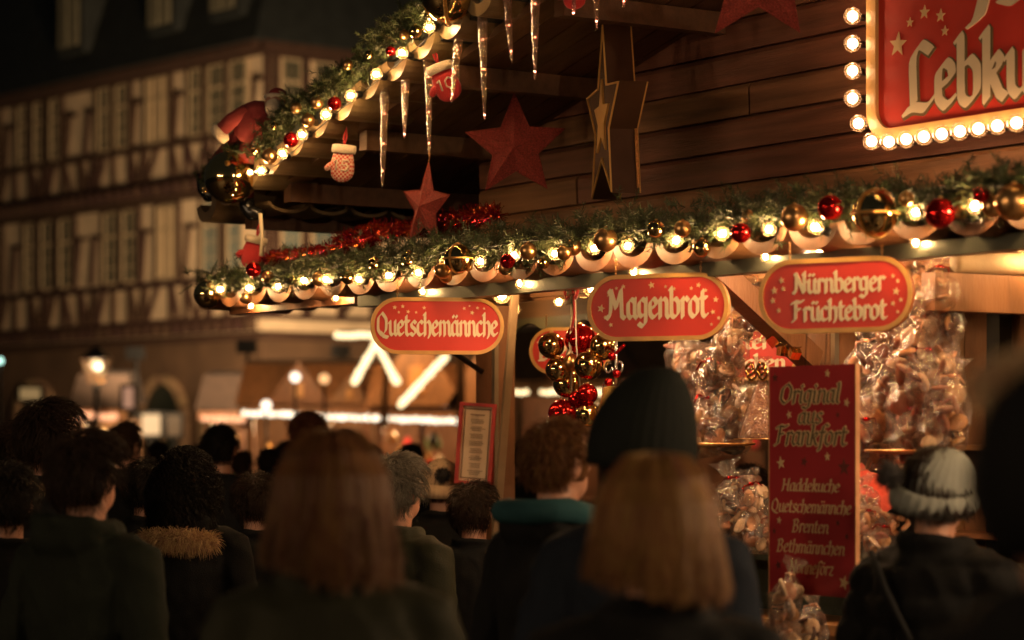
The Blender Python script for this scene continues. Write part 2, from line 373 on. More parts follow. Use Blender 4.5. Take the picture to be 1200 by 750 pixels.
def hwin(f, s0, s1, z0, z1, blue=False, wide=False):
    w = s1-s0; c = (s0+s1)/2; h = z1-z0; key = (round(w,1), round(h,1), wide)
    if key not in WG:
        fr = MB(); t = .042
        for x, z, a, b, dd in ((-w/2+t/2,h/2,t,h,.05),(w/2-t/2,h/2,t,h,.05),(0,t/2,w-.02,t,.045),(0,h-t/2,w-.02,t,.045),(0,h*.66,w-.02,.07,.04)): fr.box((x,-dd/2,z),(a,dd,b))
        for zz in (h*.22,h*.44): fr.box((0,-.022,zz),(w-.12,.012,.016))
        fr.box((0,-.025,h*.5),(.02,.014,h-.1))
        if wide:
            for xx in (-w*.25,w*.25): fr.box((xx,-.03,h*.5),(.04,.05,h-.1))
        pn = MB(); pn.box((0,-.008,h/2),(w-.08,.014,h-.08))
        WG[key] = (fr.mesh('frame'), pn.mesh('pane'))
    loc = Vector(hpt(f,c,z0))
    wf = MB(); wf.box((0,-.01,h/2),(w*.9,.03,h*.96))
    a = obj('window', WG[key][0], WFRAME, house, loc, (0,0,0 if f == 0 else PI/2))
    obj('pane', WG[key][1], PANEB if blue else (PANEC if wide else GLASSD), a)
PANEB = mat('blue_pane', (.12,.17,.16), .15, var=.3, bump=.02, bscale=4)
PANEC = mat('curtained_pane', (.42,.31,.19), .4, var=.2, bump=.05, bscale=6)
def brace(f, s0, s1, z0, z1):
    htim(f, s0, z0+.02, s0+(s1-s0)*.35, z1-.35*(z1-z0), .06); htim(f, s0+.05, z1-.34*(z1-z0), s1-.02, z1-.34*(z1-z0), .07)
up_w = [(225,239),(247,266),(272,293),(139,153),(117,132),(62,73),(43,53),(24,35),(-12,0),(-32,-20),(-52,-40),(-90,-78),(-112,-100)]
lo_w = [(240,259),(269,288),(125,141),(147,163),(73,88),(52,65),(32,44),(-8,3),(-28,-17),(-50,-38),(-90,-78),(-112,-100)]
up_b = [(206,216),(296,309),(156,168),(102,112),(79,92),(8,18),(-70,-60)]
lo_b = [(218,232),(167,179),(109,119),(90,103),(16,27),(-70,-60)]
for L, z0, z1 in ((up_w,7.42,8.72),(lo_w,4.72,6.16)):
    for a, b in L: hwin(0, hs(a), hs(b), z0, z1, blue=(L is lo_w and a > 230))
hwin(0, hs(174), hs(200), 7.42, 8.72, wide=True); hwin(0, hs(187), hs(209), 4.72, 6.16, wide=True)
for L, z0, z1 in ((up_b,7.4,8.75),(lo_b,4.7,6.2)):
    for a, b in L: brace(0, hs(a), hs(b), z0, z1)
# rails, posts, parapet braces, beam ends
for z, w in ((8.8,.12),(7.34,.11),(6.63,.1),(6.28,.13),(4.62,.11),(3.87,.1),(3.5,.14)):
    htim(0, LX, z, .05, z, w); htim(1, 0, z, 9, z, w)
xs = sorted(set([hs(p) for p in (309,294,268,245,220,202,172,154,135,114,96,76,56,38,20,0,-18,-36,-56,-74,-96)]))
for zz0, zz1 in ((6.7,7.3),(3.92,4.56)):
    for i, x in enumerate(xs):
        htim(0, x, zz0, x, zz1, .09)
        if i+1 < len(xs):
            y = xs[i+1]
            if i%3 == 1: htim(0, x+.05, zz1, (x+y)/2-.04, zz0, .07); htim(0, y-.05, zz1, (x+y)/2+.04, zz0, .07)
            elif i%3 == 2: htim(0, x+.06, zz0, (x+y)/2, zz1, .065)
            elif i%6 == 3: htim(0, x+.06, zz1, (x+y)/2, zz0, .065)
for x in xs:
    pass
for L_, extra_, z0, z1 in ((up_w,(174,200),7.4,8.74),(lo_w,(187,209),4.68,6.2)):
    sp_ = sorted([(hs(a),hs(b)) for a,b in L_]+[(hs(extra_[0]),hs(extra_[1]))])
    for (a0,a1),(b0,b1) in zip(sp_, sp_[1:]):
        g_ = b0-a1
        if g_ < .55: htim(0, (a1+b0)/2, z0, (a1+b0)/2, z1, max(.08,g_-.02))
        else: htim(0, a1+.06, z0, a1+.06, z1, .1); htim(0, b0-.06, z0, b0-.06, z1, .1)
for zc in (6.47,3.7):
    for i in range(44):
        m = MB(); m.box((-.2-i*.36,-.14,zc),(.12,.2,.2)); obj('beam_end', m, TIMB, house)
for t0, t1 in ((ht(330),ht(350)),(ht(366),ht(390)),(ht(405),ht(428))):
    hwin(1, t0, t1, 7.42, 8.72); hwin(1, t0, t1, 4.72, 6.16, blue=True)
for t in (0.08, ht(322), ht(357), ht(398), ht(436), ht(460)): 
    htim(1, t, 3.9, t, 8.75, .14); htim(1, t, 3.92, t+.6, 4.55, .1); htim(1, t, 6.7, t+.6, 7.3, .1)
for px in (105, 212, 445):   # dormers, faint
    x = hs(px) if px < 300 else -.6
    m = MB(); m.box((x,.35,10.2),(1.0,1.6,1.5)); m.prism([(x-.65,10.95),(x+.65,10.95),(x,11.7)],-.55,1.6); dm = obj('dormer', m, SLATE, house)
    m = MB(); m.box((x,-.5,10.2),(.75,.06,1.2)); m.box((x,-.54,10.2),(.06,.06,1.2)); obj('window', m, mat('dormer_frame',(.2,.18,.12),.6), dm)
# ground floor arches
def arch(px0, px1, pyb, pyt, nm):
    s0, s1 = hs(px0,.1), hs(px1,.1); r = (s1-s0)/2; c = (s0+s1)/2; Yc = HC.y+HX.y*c
    zt = CAMZ+(HOR-pyt)/FPX*Yc; zs = zt-r
    for i in range(11):
        a0 = PI*i/11+.02; a1 = PI*(i+1)/11-.02
        pl = [(c+math.cos(a)*q, zs+math.sin(a)*q) for a, q in ((a0,r),(a0,r*.82),(a1,r*.82),(a1,r))]
        m = MB(); m.prism(pl, -.05, .2); obj('arch_stone', m, STONEL, house)
    for sx in (-1,1):
        for k in range(4):
            h = zs/4; m = MB(); m.box((c+sx*r*.91,.07,h*k+h/2),(r*.18,.26,h-.02)); obj('jamb_stone', m, STONEL, house)
    pl = [(c+math.cos(PI*i/12)*r*.8, zs+math.sin(PI*i/12)*r*.8) for i in range(13)]+[(c-r*.8,.02),(c+r*.8,.02)]
    m = MB(); m.prism(pl, .06, .09); obj('door_leaf', m, mat('door_dark',(.03,.035,.025),.5), house)
    m = MB(); m.box((c,.03,zs),(r*1.6,.05,.07)); m.box((c,.03,zs/2),(.06,.05,zs)); obj('door_frame', m, STONEL, house)
arch(241,302,520,434,'a'); arch(166,222,520,440,'b'); arch(20,70,520,445,'c')

# brown building behind the far stalls
tb = thing('town_house', 'plain brown rendered town house glowing behind the far stalls', 'house', (6,56,0), 0)
m = MB(); m.box((4,5,7),(26,10,14)); obj('wall', m, mat('brown_render',(.16,.085,.045),.9,var=.3,vscale=.8,bump=.2,bscale=6), tb)
for i in range(9):
    for z in (3.6,6.8,10):
        m = MB()
        for a,b,c,d in ((-.5,0,.1,1.6),(.5,0,.1,1.6),(0,.75,1.1,.1),(0,-.75,1.1,.1),(0,0,.06,1.5)): m.box((-8+i*2.8+a,-.06,z+b),(c,.12,d))
        w_ = obj('window', m, WFRAME, tb); m = MB(); m.box((-8+i*2.8,-.02,z),(.95,.04,1.5)); obj('pane', m, GLASSD, w_)
m = MB(); m.loft([[(-9.4,-.4,14),(17.4,-.4,14),(17.4,10.4,14),(-9.4,10.4,14)],[(-8.4,3,19),(16.4,3,19),(16.4,7,19),(-8.4,7,19)]],False); obj('roof', m, SLATE, tb)

# ------------------------------------------------------------------ far stalls with bulb rows
FB = MB(); FB.ball((0,0,0), .036, 6, 4); FBM = FB.mesh('bulb'); FBM.materials.append(FARB)
def far_row(parent, org, p, q, n, material=FARB, sc=1.0, cutat=()):
    for i in range(n):
        t = i/(n-1)
        if any(a < t < b for a, b in cutat): continue
        P = Vector(p).lerp(Vector(q), t)-org
        obj('bulb', FBM, material, parent, P+Vector((0,-.06,R.uniform(-.008,.008))), None, sc*R.uniform(.85,1.15))
GREENG = mat('green_goods',(.1,.16,.06),.4)
def far_stall(name, label, px0, px1, pyrow, Y, gable, ncols=4):
    a, b = far(px0, pyrow, Y), far(px1, pyrow, Y); org = Vector(((a.x+b.x)/2, Y, 0)); w = b.x-a.x; z = a.z
    st = thing(name, label, 'market stall', org)
    m = MB(); m.box((0,-.0,z+.08),(w+.1,.08,.16)); obj('fascia', m, WOODB, st)
    m = MB(); m.loft([[(-w/2-.1,-.1,z+.16),(w/2+.1,-.1,z+.16),(w/2+.1,2,z+.3),(-w/2-.1,2,z+.3)],[(-w/2,.3,z+.75),(w/2,.3,z+.75),(w/2,1.6,z+.85),(-w/2,1.6,z+.85)]],False); obj('roof', m, WOODB if gable else mat('dark_roof',(.05,.03,.02),.9), st)
    if gable:
        for gx, gw, gh in gable:
            m = MB(); m.prism([(gx-gw/2,z+.18),(gx+gw/2,z+.18),(gx,z+.18+gh)], -.14, 1.0); obj('gable', m, WOODB, st)
            m = MB(); m.box((gx,-.17,z+.18+gh*.32),(gw*.16,.05,gh*.34)); obj('gable_window', m, mat('amber_pane',(.5,.25,.08),.4), st)
    for i in range(ncols):
        x = -w/2+.08+(w-.16)*i/(ncols-1); m = MB(); m.box((x,.3,z/2),(.1,.1,z)); obj('post', m, WOODB, st)
    m = MB(); m.box((0,.35,.45),(w,.5,.9)); obj('counter', m, WOODB, st)
    m = MB(); m.box((0,1.9,z/2),(w,.06,z)); obj('back_wall', m, WOODB, st)
    for i in range(26):
        x = R.uniform(-w/2+.2,w/2-.2); zz = R.uniform(1.0,z-.15); m = MB()
        hh = R.uniform(.08,.2); m.lathe([(.05,0),(.07,hh*.5),(.04,hh),(.01,hh+.03)],8,(x,R.uniform(.4,1.6),zz-hh)); obj('goods', m, [CREAM,FELT,OCHRE,WFRAME,GREENG,BLACK][i%6], st)
    for fx in (-.3,.3): lamp('stall_fill', (w*fx,.7,z-.12), 20, (1,.6,.28), .06, st)
    return st, org
st, og = far_stall('market_stall', 'far stall with one long row of white bulbs under its eave', 284, 434, 488, 34, [(-.1,.9,.6),(.62,.6,.4)])
far_row(st, og, far(287,484,34), far(432,490,34), 20, FARW, 1.2)
lamp('stall_fill', (0,-1.6,2.7), 60, (1,.62,.3), .1, st)  # added fill light before the gables, no fixture
st2, og2 = far_stall('market_stall', 'far stall with bulb-lit zigzag boards above its eave, behind the menu post', 437, 600, 491, 33, [(-.35,1.3,1.1),(.6,1.1,.9)])
far_row(st2, og2, far(440,490,33), far(598,496,33), 21, FARW, 1.15)
for p, q, n_ in (((441,402),(416,447),10),((441,402),(465,447),10),((522,418),(470,474),16),((396,393),(470,393),12)):
    P, Q = far(*p,31.5), far(*q,31.5); m = MB(); m.beam(P-og2+Vector((0,.05,0)), Q-og2+Vector((0,.05,0)), .05, .16, up=(0,1,0)); obj('light_board', m, WOODO, st2)
    far_row(st2, og2, P, Q, n_, FARB, 1.35)
m = MB(); m.beam(far(396,393,31.6)-og2, far(600,393,31.6)-og2, .12,.12); m.beam(far(540,393,31.6)-og2, far(540,500,32)-og2, .12,.12,up=(0,1,0)); m.beam(far(455,395,31.6)-og2, far(450,500,32)-og2, .1,.1,up=(0,1,0)); obj('light_frame', m, WOODB, st2)
lamp('stall_fill', (-.6,-1.1,2.9), 60, (1,.55,.22), .1, st2); lamp('stall_fill', (.6,-1.2,2.9), 60, (1,.55,.22), .1, st2)  # fill lights added in front to warm these gables
st3, og3 = far_stall('market_stall', 'far stall with a broken row of bulbs seen through the sweet stall', 600, 1010, 462, 28, [(-1.1,1.2,.8)], 5)
far_row(st3, og3, far(586,460,28), far(960,458,28), 62, FARB, .95, ((.085,.12),(.55,.6)))
st4, og4 = far_stall('market_stall', 'small far stall with orange bulbs below the arched door', 236, 288, 492, 40, [], 2)
far_row(st4, og4, far(240,491,40), far(284,491,40), 7, FARO, 1.6)
st5, og5 = far_stall('market_stall', 'far stall with orange bulbs beside the street lamp', 88, 145, 490, 41, [], 2)
far_row(st5, og5, far(91,487,41), far(107,487,41), 4, FARO, 1.7); far_row(st5, og5, far(114,489,41), far(135,488,41), 5, FARO, 1.7)
# loose far lamps
def far_lantern(px, py, Y, r, material, label):
    P = far(px, py, Y); t = thing('lantern', label, 'lantern', (P.x,P.y,0), group='far lamps above the crowd')
    m = MB(); m.ball((0,0,P.z), r*Y/FPX, 10, 8); obj('globe', m, material, t)
    m = MB(); m.tube([(0,0,0),(0,0,P.z-r*Y/FPX*.9)], .02, 6); obj('pole', m, BLACK, t)
GW = emis('globe_white',(1,.8,.6),2.2); GO = emis('globe_orange',(1,.5,.2),1.4); GC = emis('globe_teal',(.5,.9,.75),2.2); GG=emis('globe_dim',(1,.62,.35),.9)
for a in ((346,442,31,6,GW,'round lamp left of the orange gable, left one of a pair'),(380,444,31,6,GO,'orange round lamp, right one of a pair left of the lit zigzag'),
          (312,475,33,6,GW,'small round white lamp above the left end of the bulb row'),(510,461,35,9,GW,'large pale lamp left of the framed menu'),(521,473,35,6,GW,'small pale lamp just below a larger one, left of the menu'),
          (0,423,30,4,GC,'tiny green lamp at the far left edge'),(312,458,36,6,GG,'dim lamp above the small white one'),(693,432,30,7,GG,'dim lamp behind the hanging glass balls'),
          (745,422,31,7,GG,'dim lamp behind the glitter bell')):
    far_lantern(*a)
# lit shop window and notice beside the house door
for px0,py0,px1,py1,Y,mm,lab in ((165,484,190,511,43,emis('shop_glow',(1,.62,.3),.8),'brightly lit square shop window left of the arched door'),
          (143,452,159,480,38,emis('notice_glow',(1,.5,.3),.4),'tall narrow lit notice board right of the street lamp'),
          (22,453,50,470,40,emis('yellow_glow',(1,.62,.25),.25),'lit yellow sign board at the far left'),
          (195,485,214,512,43,emis('shop_dim',(1,.48,.18),.12),'dim amber shop window right of the bright one')):
    P = far(px0,py1,Y); Q = far(px1,py0,Y); w, h = Q.x-P.x, Q.z-P.z
    t = thing('lit_sign', lab, 'sign', ((P.x+Q.x)/2,Y,0))
    m = MB(); m.box((0,0,P.z+h/2),(w,.06,h)); obj('panel', m, mm, t)
    m = MB()
    for x,z,a,b in ((-w/2,P.z+h/2,.05,h+.05),(w/2,P.z+h/2,.05,h+.05),(0,P.z,w,.05),(0,Q.z,w,.05)): m.box((x,-.02,z),(a,.1,b))
    m.box((0,.05,P.z/2),(.06,.05,P.z)); obj('frame', m, BLACK, t)
# street lamp
P = far(113,433,36); z = P.z
sl = thing('street_lamp', 'old four-sided street lantern glowing on a dark post at the left', 'street lamp', (P.x,P.y,0))
m = MB(); m.lathe([(.09,0),(.09,.3),(.05,.4),(.04,z-.35),(.07,z-.3),(.03,z-.22)],10); obj('post', m, BLACK, sl)
m = MB(); m.loft([[(.10*a,.10*b,z-.2) for a,b in ((-1,-1),(1,-1),(1,1),(-1,1))],[(.2*a,.2*b,z+.15) for a,b in ((-1,-1),(1,-1),(1,1),(-1,1))]],False); obj('lantern_glass', m, clear('lantern_pane',(1,.8,.55),.05,.3,.2,body=.12,bodycol=(1,.7,.5)), sl)
m = MB(); m.loft([[(.23*a,.23*b,z+.15) for a,b in ((-1,-1),(1,-1),(1,1),(-1,1))],[(.05*a,.05*b,z+.32) for a,b in ((-1,-1),(1,-1),(1,1),(-1,1))]],False); m.ball((0,0,z+.34),.04,8,6); obj('lantern_cap', m, BLACK, sl)
m = MB(); m.ball((.03,0,z+.04),.05,8,6); obj('mantle', m, emis('mantle_glow',(.8,1,.75),6), sl)
lamp('lamp_light', (0,-.3,z), 12, (1,.7,.4), .1, sl)
# pole lights added to brighten the old house front
for px, Y, pw, tx, lab in ((290,37,2000,(-6.0,46.3,5.5),'pole light added to brighten the corner of the old house'),(160,40,620,(-9.5,50.5,4.5),'pole light added to brighten the left of the old house'),(400,39,1100,(-2.6,47.5,6),'pole light added to brighten the right flank of the old house')):
    P = far(px,400,Y); t = thing('added_floodlight', lab, 'added_floodlight', (P.x,P.y,0))
    m = MB(); m.lathe([(.07,0),(.03,.3),(.03,2.9),(.01,2.95)],8); obj('post', m, BLACK, t)
    m = MB(); m.box((0,-.1,3.0),(.3,.16,.2)); obj('housing', m, BLACK, t)
    l = bpy.data.lights.new('added_flood','SPOT'); l.energy = pw; l.color = (1,.67,.37); l.spot_size = 1.75; l.spot_blend = .9; l.shadow_soft_size = .15
    o = bpy.data.objects.new('added_flood', l); place(o, t, (0,.05,3.0)); d = Vector(tx)-Vector((P.x,P.y,3.0)); o.rotation_euler = d.to_track_quat('-Z','Y').to_euler()

# ================================================================== SWEET STALL
stall = thing('market_stall', 'wooden sweet stall with boarded gable, garlanded eaves and open counter', 'market stall', F(0,0,0), TH)
def S(name, mb, material, **k): return obj(name, mb, material, stall, **k)
def soffit(u): return 2.60+.245*u
def rake(u): return 2.72+.265*u
# wall boards (each one its own part)
z = 2.22; k = 0
while z < 4.9:
    cuts = [.87]+sorted(R.sample([1.6,2.1,2.7,3.1,3.6,4.1,4.6], 1))+[6.6]
    for a, b in zip(cuts, cuts[1:]):
        hi = min(b, 6.6)
        if soffit(a) < z-.3 and a < 3.5: 
            a2 = (z-.25-2.57)/.24
            if a2 > hi: continue
            a = max(a, a2)
        m = MB(); y = .85+R.uniform(-.003,.003)
        e = .006
        prof = [(z+.002,.0),(z+.002,-.018),(z+.1,-.022),(z+.113,-.012),(z+.118,0)]
        m.loft([[(a+e,y+q,p) for p,q in prof],[(hi-e,y+q,p) for p,q in prof]], False)
        m.add([(a+e,y+.012,z-.01),(hi-e,y+.012,z-.01),(hi-e,y+.012,z+.128),(a+e,y+.012,z+.128)],[(0,1,2,3)])
        S('wall_board', m, WOODW)
    z += .121; k += 1
# soffit boards, running along the slope
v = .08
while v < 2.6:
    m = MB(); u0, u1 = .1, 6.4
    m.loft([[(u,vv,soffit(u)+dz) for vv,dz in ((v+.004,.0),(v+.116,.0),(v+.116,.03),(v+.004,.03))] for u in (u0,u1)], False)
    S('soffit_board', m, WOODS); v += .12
m = MB(); m.loft([[(u,vv,soffit(u)+dz) for vv,dz in ((-.03,.045),(2.62,.045),(2.62,.09),(-.03,.09))] for u in (.08,6.4)], False); S('roof_deck', m, SLATE)
for u in (.14,.5,1.14,1.84,2.53,3.22,3.92,4.6,5.3):   # purlins
    m = MB(); m.beam((u,.1,soffit(u)-.04),(u,2.6 if u < .9 else .832,soffit(u)-.04),.06,.08); S('purlin', m, WOODS)
m = MB(); m.loft([[(u,vv,rake(u)+dz) for vv,dz in ((-.03,-.05),(.02,-.05),(.02,.06),(-.03,.06))] for u in (.12,6.4)], False); S('barge_board', m, SLATE)
# wavy tiles: a hanging half-round trough, thick edge, running back
def tile_mb(w, d, t, L):
    m = MB(); n = 12; out = [(w/2*math.cos(PI+PI*i/n), d*math.sin(PI+PI*i/n)) for i in range(n+1)]
    inn = [((w/2-t)*math.cos(PI+PI*i/n), (d-t)*math.sin(PI+PI*i/n)) for i in range(n+1)]
    pl = out+inn[::-1]; r0 = [(x,0,z_) for x,z_ in pl]; r1 = [(x,L,z_) for x,z_ in pl]
    N_ = len(pl); f = [(i,(i+1)%N_,N_+(i+1)%N_,N_+i) for i in range(N_)]
    for i in range(n):
        f += [(i,2*n+1-i,2*n-i,i+1),(N_+i,N_+i+1,N_+2*n-i,N_+2*n+1-i)]
    m.add(r0+r1, f, False); return m
TL = tile_mb(.225,.078,.036,.4).mesh('roof_tile'); TL.materials.append(TILE)
ZF = 2.2125
for i in range(41):
    u = .0+.225*i; S('roof_tile', TL, TILE, loc=(u,-.03+R.uniform(-.004,.004),ZF+.07+R.uniform(-.003,.003)), rot=(-.02,R.uniform(-.03,.03),0))
TL2 = tile_mb(.2,.095,.045,.3).mesh('roof_tile'); TL2.materials.append(TILED)
for i in range(31):
    u = .05+.2*i; S('roof_tile', TL2, TILED, loc=(u,-.06,rake(u)-.055+R.uniform(-.004,.004)), rot=(0,-.26,0))
TL3 = tile_mb(.2,.045,.014,.3).mesh('roof_tile'); TL3.materials.append(TILED)
for i in range(12):  # side eave of the upper roof, running back
    S('roof_tile', TL3, TILED, loc=(.12,.15+.2*i,2.65), rot=(0,0,-PI/2))
# canopy ceiling boards, pent roof above
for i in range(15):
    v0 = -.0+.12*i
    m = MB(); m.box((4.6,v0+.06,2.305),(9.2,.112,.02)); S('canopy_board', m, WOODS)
m = MB(); m.loft([[(0,.02,2.335),(9.2,.02,2.335),(9.2,.82,2.335),(0,.82,2.335)],[(0,.3,2.40),(9.2,.3,2.40),(9.2,.82,2.44),(0,.82,2.44)]],False); S('pent_roof', m, SLATE)
m = MB(); m.box((5.2,.07,2.185),(8.0,.06,.045)); S('gutter', m, STEEL)
m = MB(); m.box((.6,.08,2.205),(1.1,.05,.05)); S('eave_beam', m, WOODO)
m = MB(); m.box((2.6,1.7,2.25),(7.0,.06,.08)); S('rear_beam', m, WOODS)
for i in range(16):  # wavy valance under the rear beam
    m = MB(); x0 = -.9+.46*i; pl = [(x0,2.21)]+[(x0+.46*j/8, 2.15+.035*math.cos(2*PI*j/8)) for j in range(9)]+[(x0+.46,2.21)]
    m.prism(pl, 1.66, 1.68); S('valance', m, mat('valance_green',(.12,.11,.06),.5,var=.2))
# posts and braces
for u in (.97,3.13,5.3,7.4,9.1):
    m = MB(); m.box((u,.85,1.1),(.12,.12,2.2)); S('post', m, WOODB)
    m = MB(); m.box((u+.075,.80,1.1),(.022,.02,2.18)); S('rail_strip', m, mat('alu_strip',(.4,.32,.22),.35,.7))
m = MB(); a_ = at(604,335,.72); b_ = at(576,690,.72); m.beam((a_[0],.72,a_[1]),(b_[0],.72,b_[1]),.014,.035,up=(0,1,0)); S('curtain_edge', m, mat('clear_edge',(.4,.28,.17),.3,.3))
m = MB(); m.tube([(.97,.78,1.92),(1.12,.15,2.22)], .012, 8); S('stay_rod', m, BLACK)
m = MB(); a_ = at(952,423,.72); b_ = at(822,302,.1); m.beam((a_[0],.72,a_[1]),(b_[0],.1,b_[1]),.07,.075); S('brace', m, WOODB)
m = MB(); m.beam((5.3,.75,1.9),(5.3,.1,2.2),.07,.075); S('brace', m, WOODB)
# side beam and awning roll at the right
m = MB(); m.beam((4.2,.3,2.085),(4.2,2.5,2.085),.06,.115); S('side_beam', m, WOODB)
m = MB(); m.tube([(4.17,.45,2.185),(4.17,1.05,2.185)], .034, 14); S('awning_roll', m, mat('awning_cloth',(.45,.34,.2),.7,var=.1))
for i in range(14):
    m = MB(); m.box((2.25+.13*i,2.3,1.3),(.125,.03,2.3)); S('back_board', m, WOODB)
for u in (2.6,3.2): m = MB(); m.box((u,2.2,1.2),(.07,.07,2.4)); S('rear_post', m, BLACK)
for z0 in (1.25,1.6): m = MB(); m.box((3.1,2.15,z0),(1.6,.25,.02)); S('shelf', m, WOODO)
# counter and stepped display
m = MB(); m.box((5.55,.42,.5),(7.3,.04,1.0)); S('counter_front', m, WOODB)
m = MB(); m.box((5.55,.62,1.02),(7.35,.5,.035)); S('counter_top', m, WOODO)
m = MB(); m.box((4.2,.55,1.24),(4.0,.3,.02)); m.box((2.25,.55,1.13),(.03,.28,.2)); m.box((4.2,.68,1.13),(3.9,.02,.2)); S('display_step', m, mat('dark_step',(.05,.06,.04),.4))
lamp('counter_fill', (6.7,.35,2.18), 120, (1,.66,.38), .05, stall); lamp('counter_fill', (8.1,.35,2.18), 120, (1,.66,.38), .05, stall)  # fill lights added under the extended canopy to rim the foreground people
for u in (6.7,8.1):
    m = MB(); m.lathe([(.14,2.2),(.13,2.21),(.04,2.27),(.03,2.3)],16,(u,.35,0)); S('fill_lamp_shade', m, BLACK)  # shades made for the two added fill lights
lamp('counter_fill', (3.6,.3,2.2), 9, (1,.68,.42), .04, stall); lamp('counter_fill', (3.85,.15,2.2), 8, (1,.68,.42), .04, stall); lamp('counter_fill', (2.8,.3,2.2), 9, (1,.68,.42), .04, stall)  # small fill lights added above the sweets, no fixture
# ------------------------------------------------------------------ garlands
def sprigs(mb, tw, pts, n, rad, squash=1.0, nl=(.028,.05), sl=(.05,.11), lift=.3):
    L = len(pts)-1
    for _ in range(n):
        t = R.random()*L; i = min(int(t), L-1); c = pts[i].lerp(pts[i+1], t-i)
        rr = rad(t/L) if callable(rad) else rad
        d = Vector((R.gauss(0,1),R.gauss(0,1),R.gauss(0,1)*squash+lift)).normalized()
        p = c+Vector((R.gauss(0,.4)*rr, R.gauss(0,.4)*rr, R.gauss(0,.4)*rr*squash)); l = R.uniform(*sl)
        a = d.orthogonal().normalized(); b = d.cross(a)
        q = p+d*l; k = a*.0012
        tw.add([p-k,p+k,q],[(0,1,2)])
        m_ = R.randint(16,24)
        for j in range(m_):
            s = j/m_; o = p+d*l*s; ph = j*2.4+R.random(); side = (a*math.cos(ph)+b*math.sin(ph))
            nd = (side+d*.75).normalized()*R.uniform(*nl)*(1-.35*s); w = side.cross(d)*.0021
            mb.add([o-w,o+w,o+nd+w*.3,o+nd-w*.3],[(0,1,2,3)])
gl = thing('fir_garland', 'green fir garland along the low front eave above the hanging signs', 'garland', F(0,0,ZF), TH)
nd, tw = MB(), MB()
pts = [Vector((-.05+.2*i, -.045+R.uniform(-.02,.02), .10+.02*math.sin(i*1.3)+.0*i)) for i in range(44)]
sprigs(nd, tw, pts, 2500, lambda t: .07+.005*t, .8, (.02,.036), (.04,.085), .1)
pts2 = [Vector((.35+.2*i, .12+R.uniform(-.03,.03), .155+.015*math.sin(i*2.1)-.001*i)) for i in range(42)]
sprigs(nd, tw, pts2, 2300, .08, .8, (.022,.038), (.05,.09), .1)
obj('needles', nd, NEEDLE, gl, kind='stuff'); obj('twigs', tw, TWIG, gl, kind='stuff')
gr = thing('fir_garland', 'green fir garland climbing the sloping gable edge at upper left', 'garland', F(0,0,rake(0)), TH)
nd, tw = MB(), MB()
pts = [Vector((.1+.15*i, -.07, .265*(.1+.15*i)+.005+R.uniform(-.015,.02))) for i in range(24)]
sprigs(nd, tw, pts, 2300, .062, .9, (.018,.03), (.035,.07), .25)
obj('needles', nd, NEEDLE, gr, kind='stuff'); obj('twigs', tw, TWIG, gr, kind='stuff')
# red tinsel
def tinsel(name, label, pts, n, rad):
    mb = MB(); L = len(pts)-1
    for _ in range(n):
        t = R.random()*L; i = min(int(t),L-1); c = pts[i].lerp(pts[i+1], t-i)
        d = Vector((R.gauss(0,1),R.gauss(0,1),R.gauss(0,1))).normalized(); l = R.uniform(.5,1.1)*rad
        w = d.orthogonal().normalized()*.0018; q = c+d*l; e = q+w*3+Vector((0,0,-.006))
        mb.add([c-w,c+w,q+w,q-w],[(0,1,2,3)]); mb.add([q-w,q+w,e],[(0,1,2)])
    o = obj(name, mb, TINSEL); tag(o, label, 'tinsel'); return o
tinsel('tinsel_garland', 'red tinsel garland lying on top of the fir garland, left of the stars',
       [at(x,y,.02)[2] for x,y in ((283,298),(300,306),(325,300),(350,299),(375,294),(400,289),(425,284),(440,276))], 2200, .04)
tinsel('tinsel_garland', 'thick bunch of darker red tinsel heaped below the narrow red star',
       [at(x,y,.2)[2] for x,y in ((395,284),(420,276),(445,270),(470,272),(500,262),(530,258),(560,252),(585,252))], 2600, .055)

# ------------------------------------------------------------------ glowing bulbs
bm_ = MB(); bm_.lathe([(.003,-.024),(.013,-.0205),(.021,-.012),(.024,0),(.021,.012),(.013,.0215),(.011,.026)],14); BULB = bm_.mesh('bulb'); BULB.materials.append(BGLASS)
fm = MB(); fm.ball((0,0,0),(.0105,.0105,.013),6,4); FILM = fm.mesh('filament'); FILM.materials.append(FIL)
sm_ = MB(); sm_.lathe([(.012,.022),(.014,.025),(.014,.05),(.005,.055)],10); SOCK = sm_.mesh('socket'); SOCK.materials.append(BLACK)
def bulb(parent, loc, rot=(0,0,0), s=1.0):
    b = obj('bulb', BULB, BGLASS, parent, loc, rot, s)
    obj('filament', FILM, FIL, b); obj('socket', SOCK, BLACK, b); return b
lc = thing('light_chain', 'string of warm globe bulbs woven along the low front eave', 'string lights', F(0,0,ZF), TH)
cab = []
for i in range(40):
    u = .07+.225*i+R.uniform(-.025,.025)
    if i < 2: u = .1+.13*i
    zz = .055+R.uniform(-.012,.014); v_ = -.085+R.uniform(-.015,.01)
    bulb(lc, (u,v_,zz), (-PI/2+R.uniform(-.4,.3),R.uniform(-.2,.2),R.uniform(-.2,.7))); cab.append(Vector((u,v_+.02,zz+.05)))
    if i%3 == 1: bulb(lc, (u+.09,.02,-.012+R.uniform(-.01,.01)), (R.uniform(-.4,.4),R.uniform(-.4,.4),0), .72)
m = MB(); m.tube(cab, .003, 4); obj('cable', m, BLACK, lc)
lr = thing('light_chain', 'string of warm globe bulbs climbing the sloping gable edge', 'string lights', F(0,0,rake(0)), TH)
cab = []
rk = [(306,200),(331,180),(354,158),(382,134),(411,112),(441,87),(471,62),(503,32)]
for px, py in rk:
    u, zz, _ = at(px, py, -.12); bulb(lr, (u,-.12,zz-rake(0)), (-PI/2+R.uniform(-.2,.2),0,R.uniform(0,.6))); cab.append(Vector((u,-.06,zz-rake(0)+.02)))
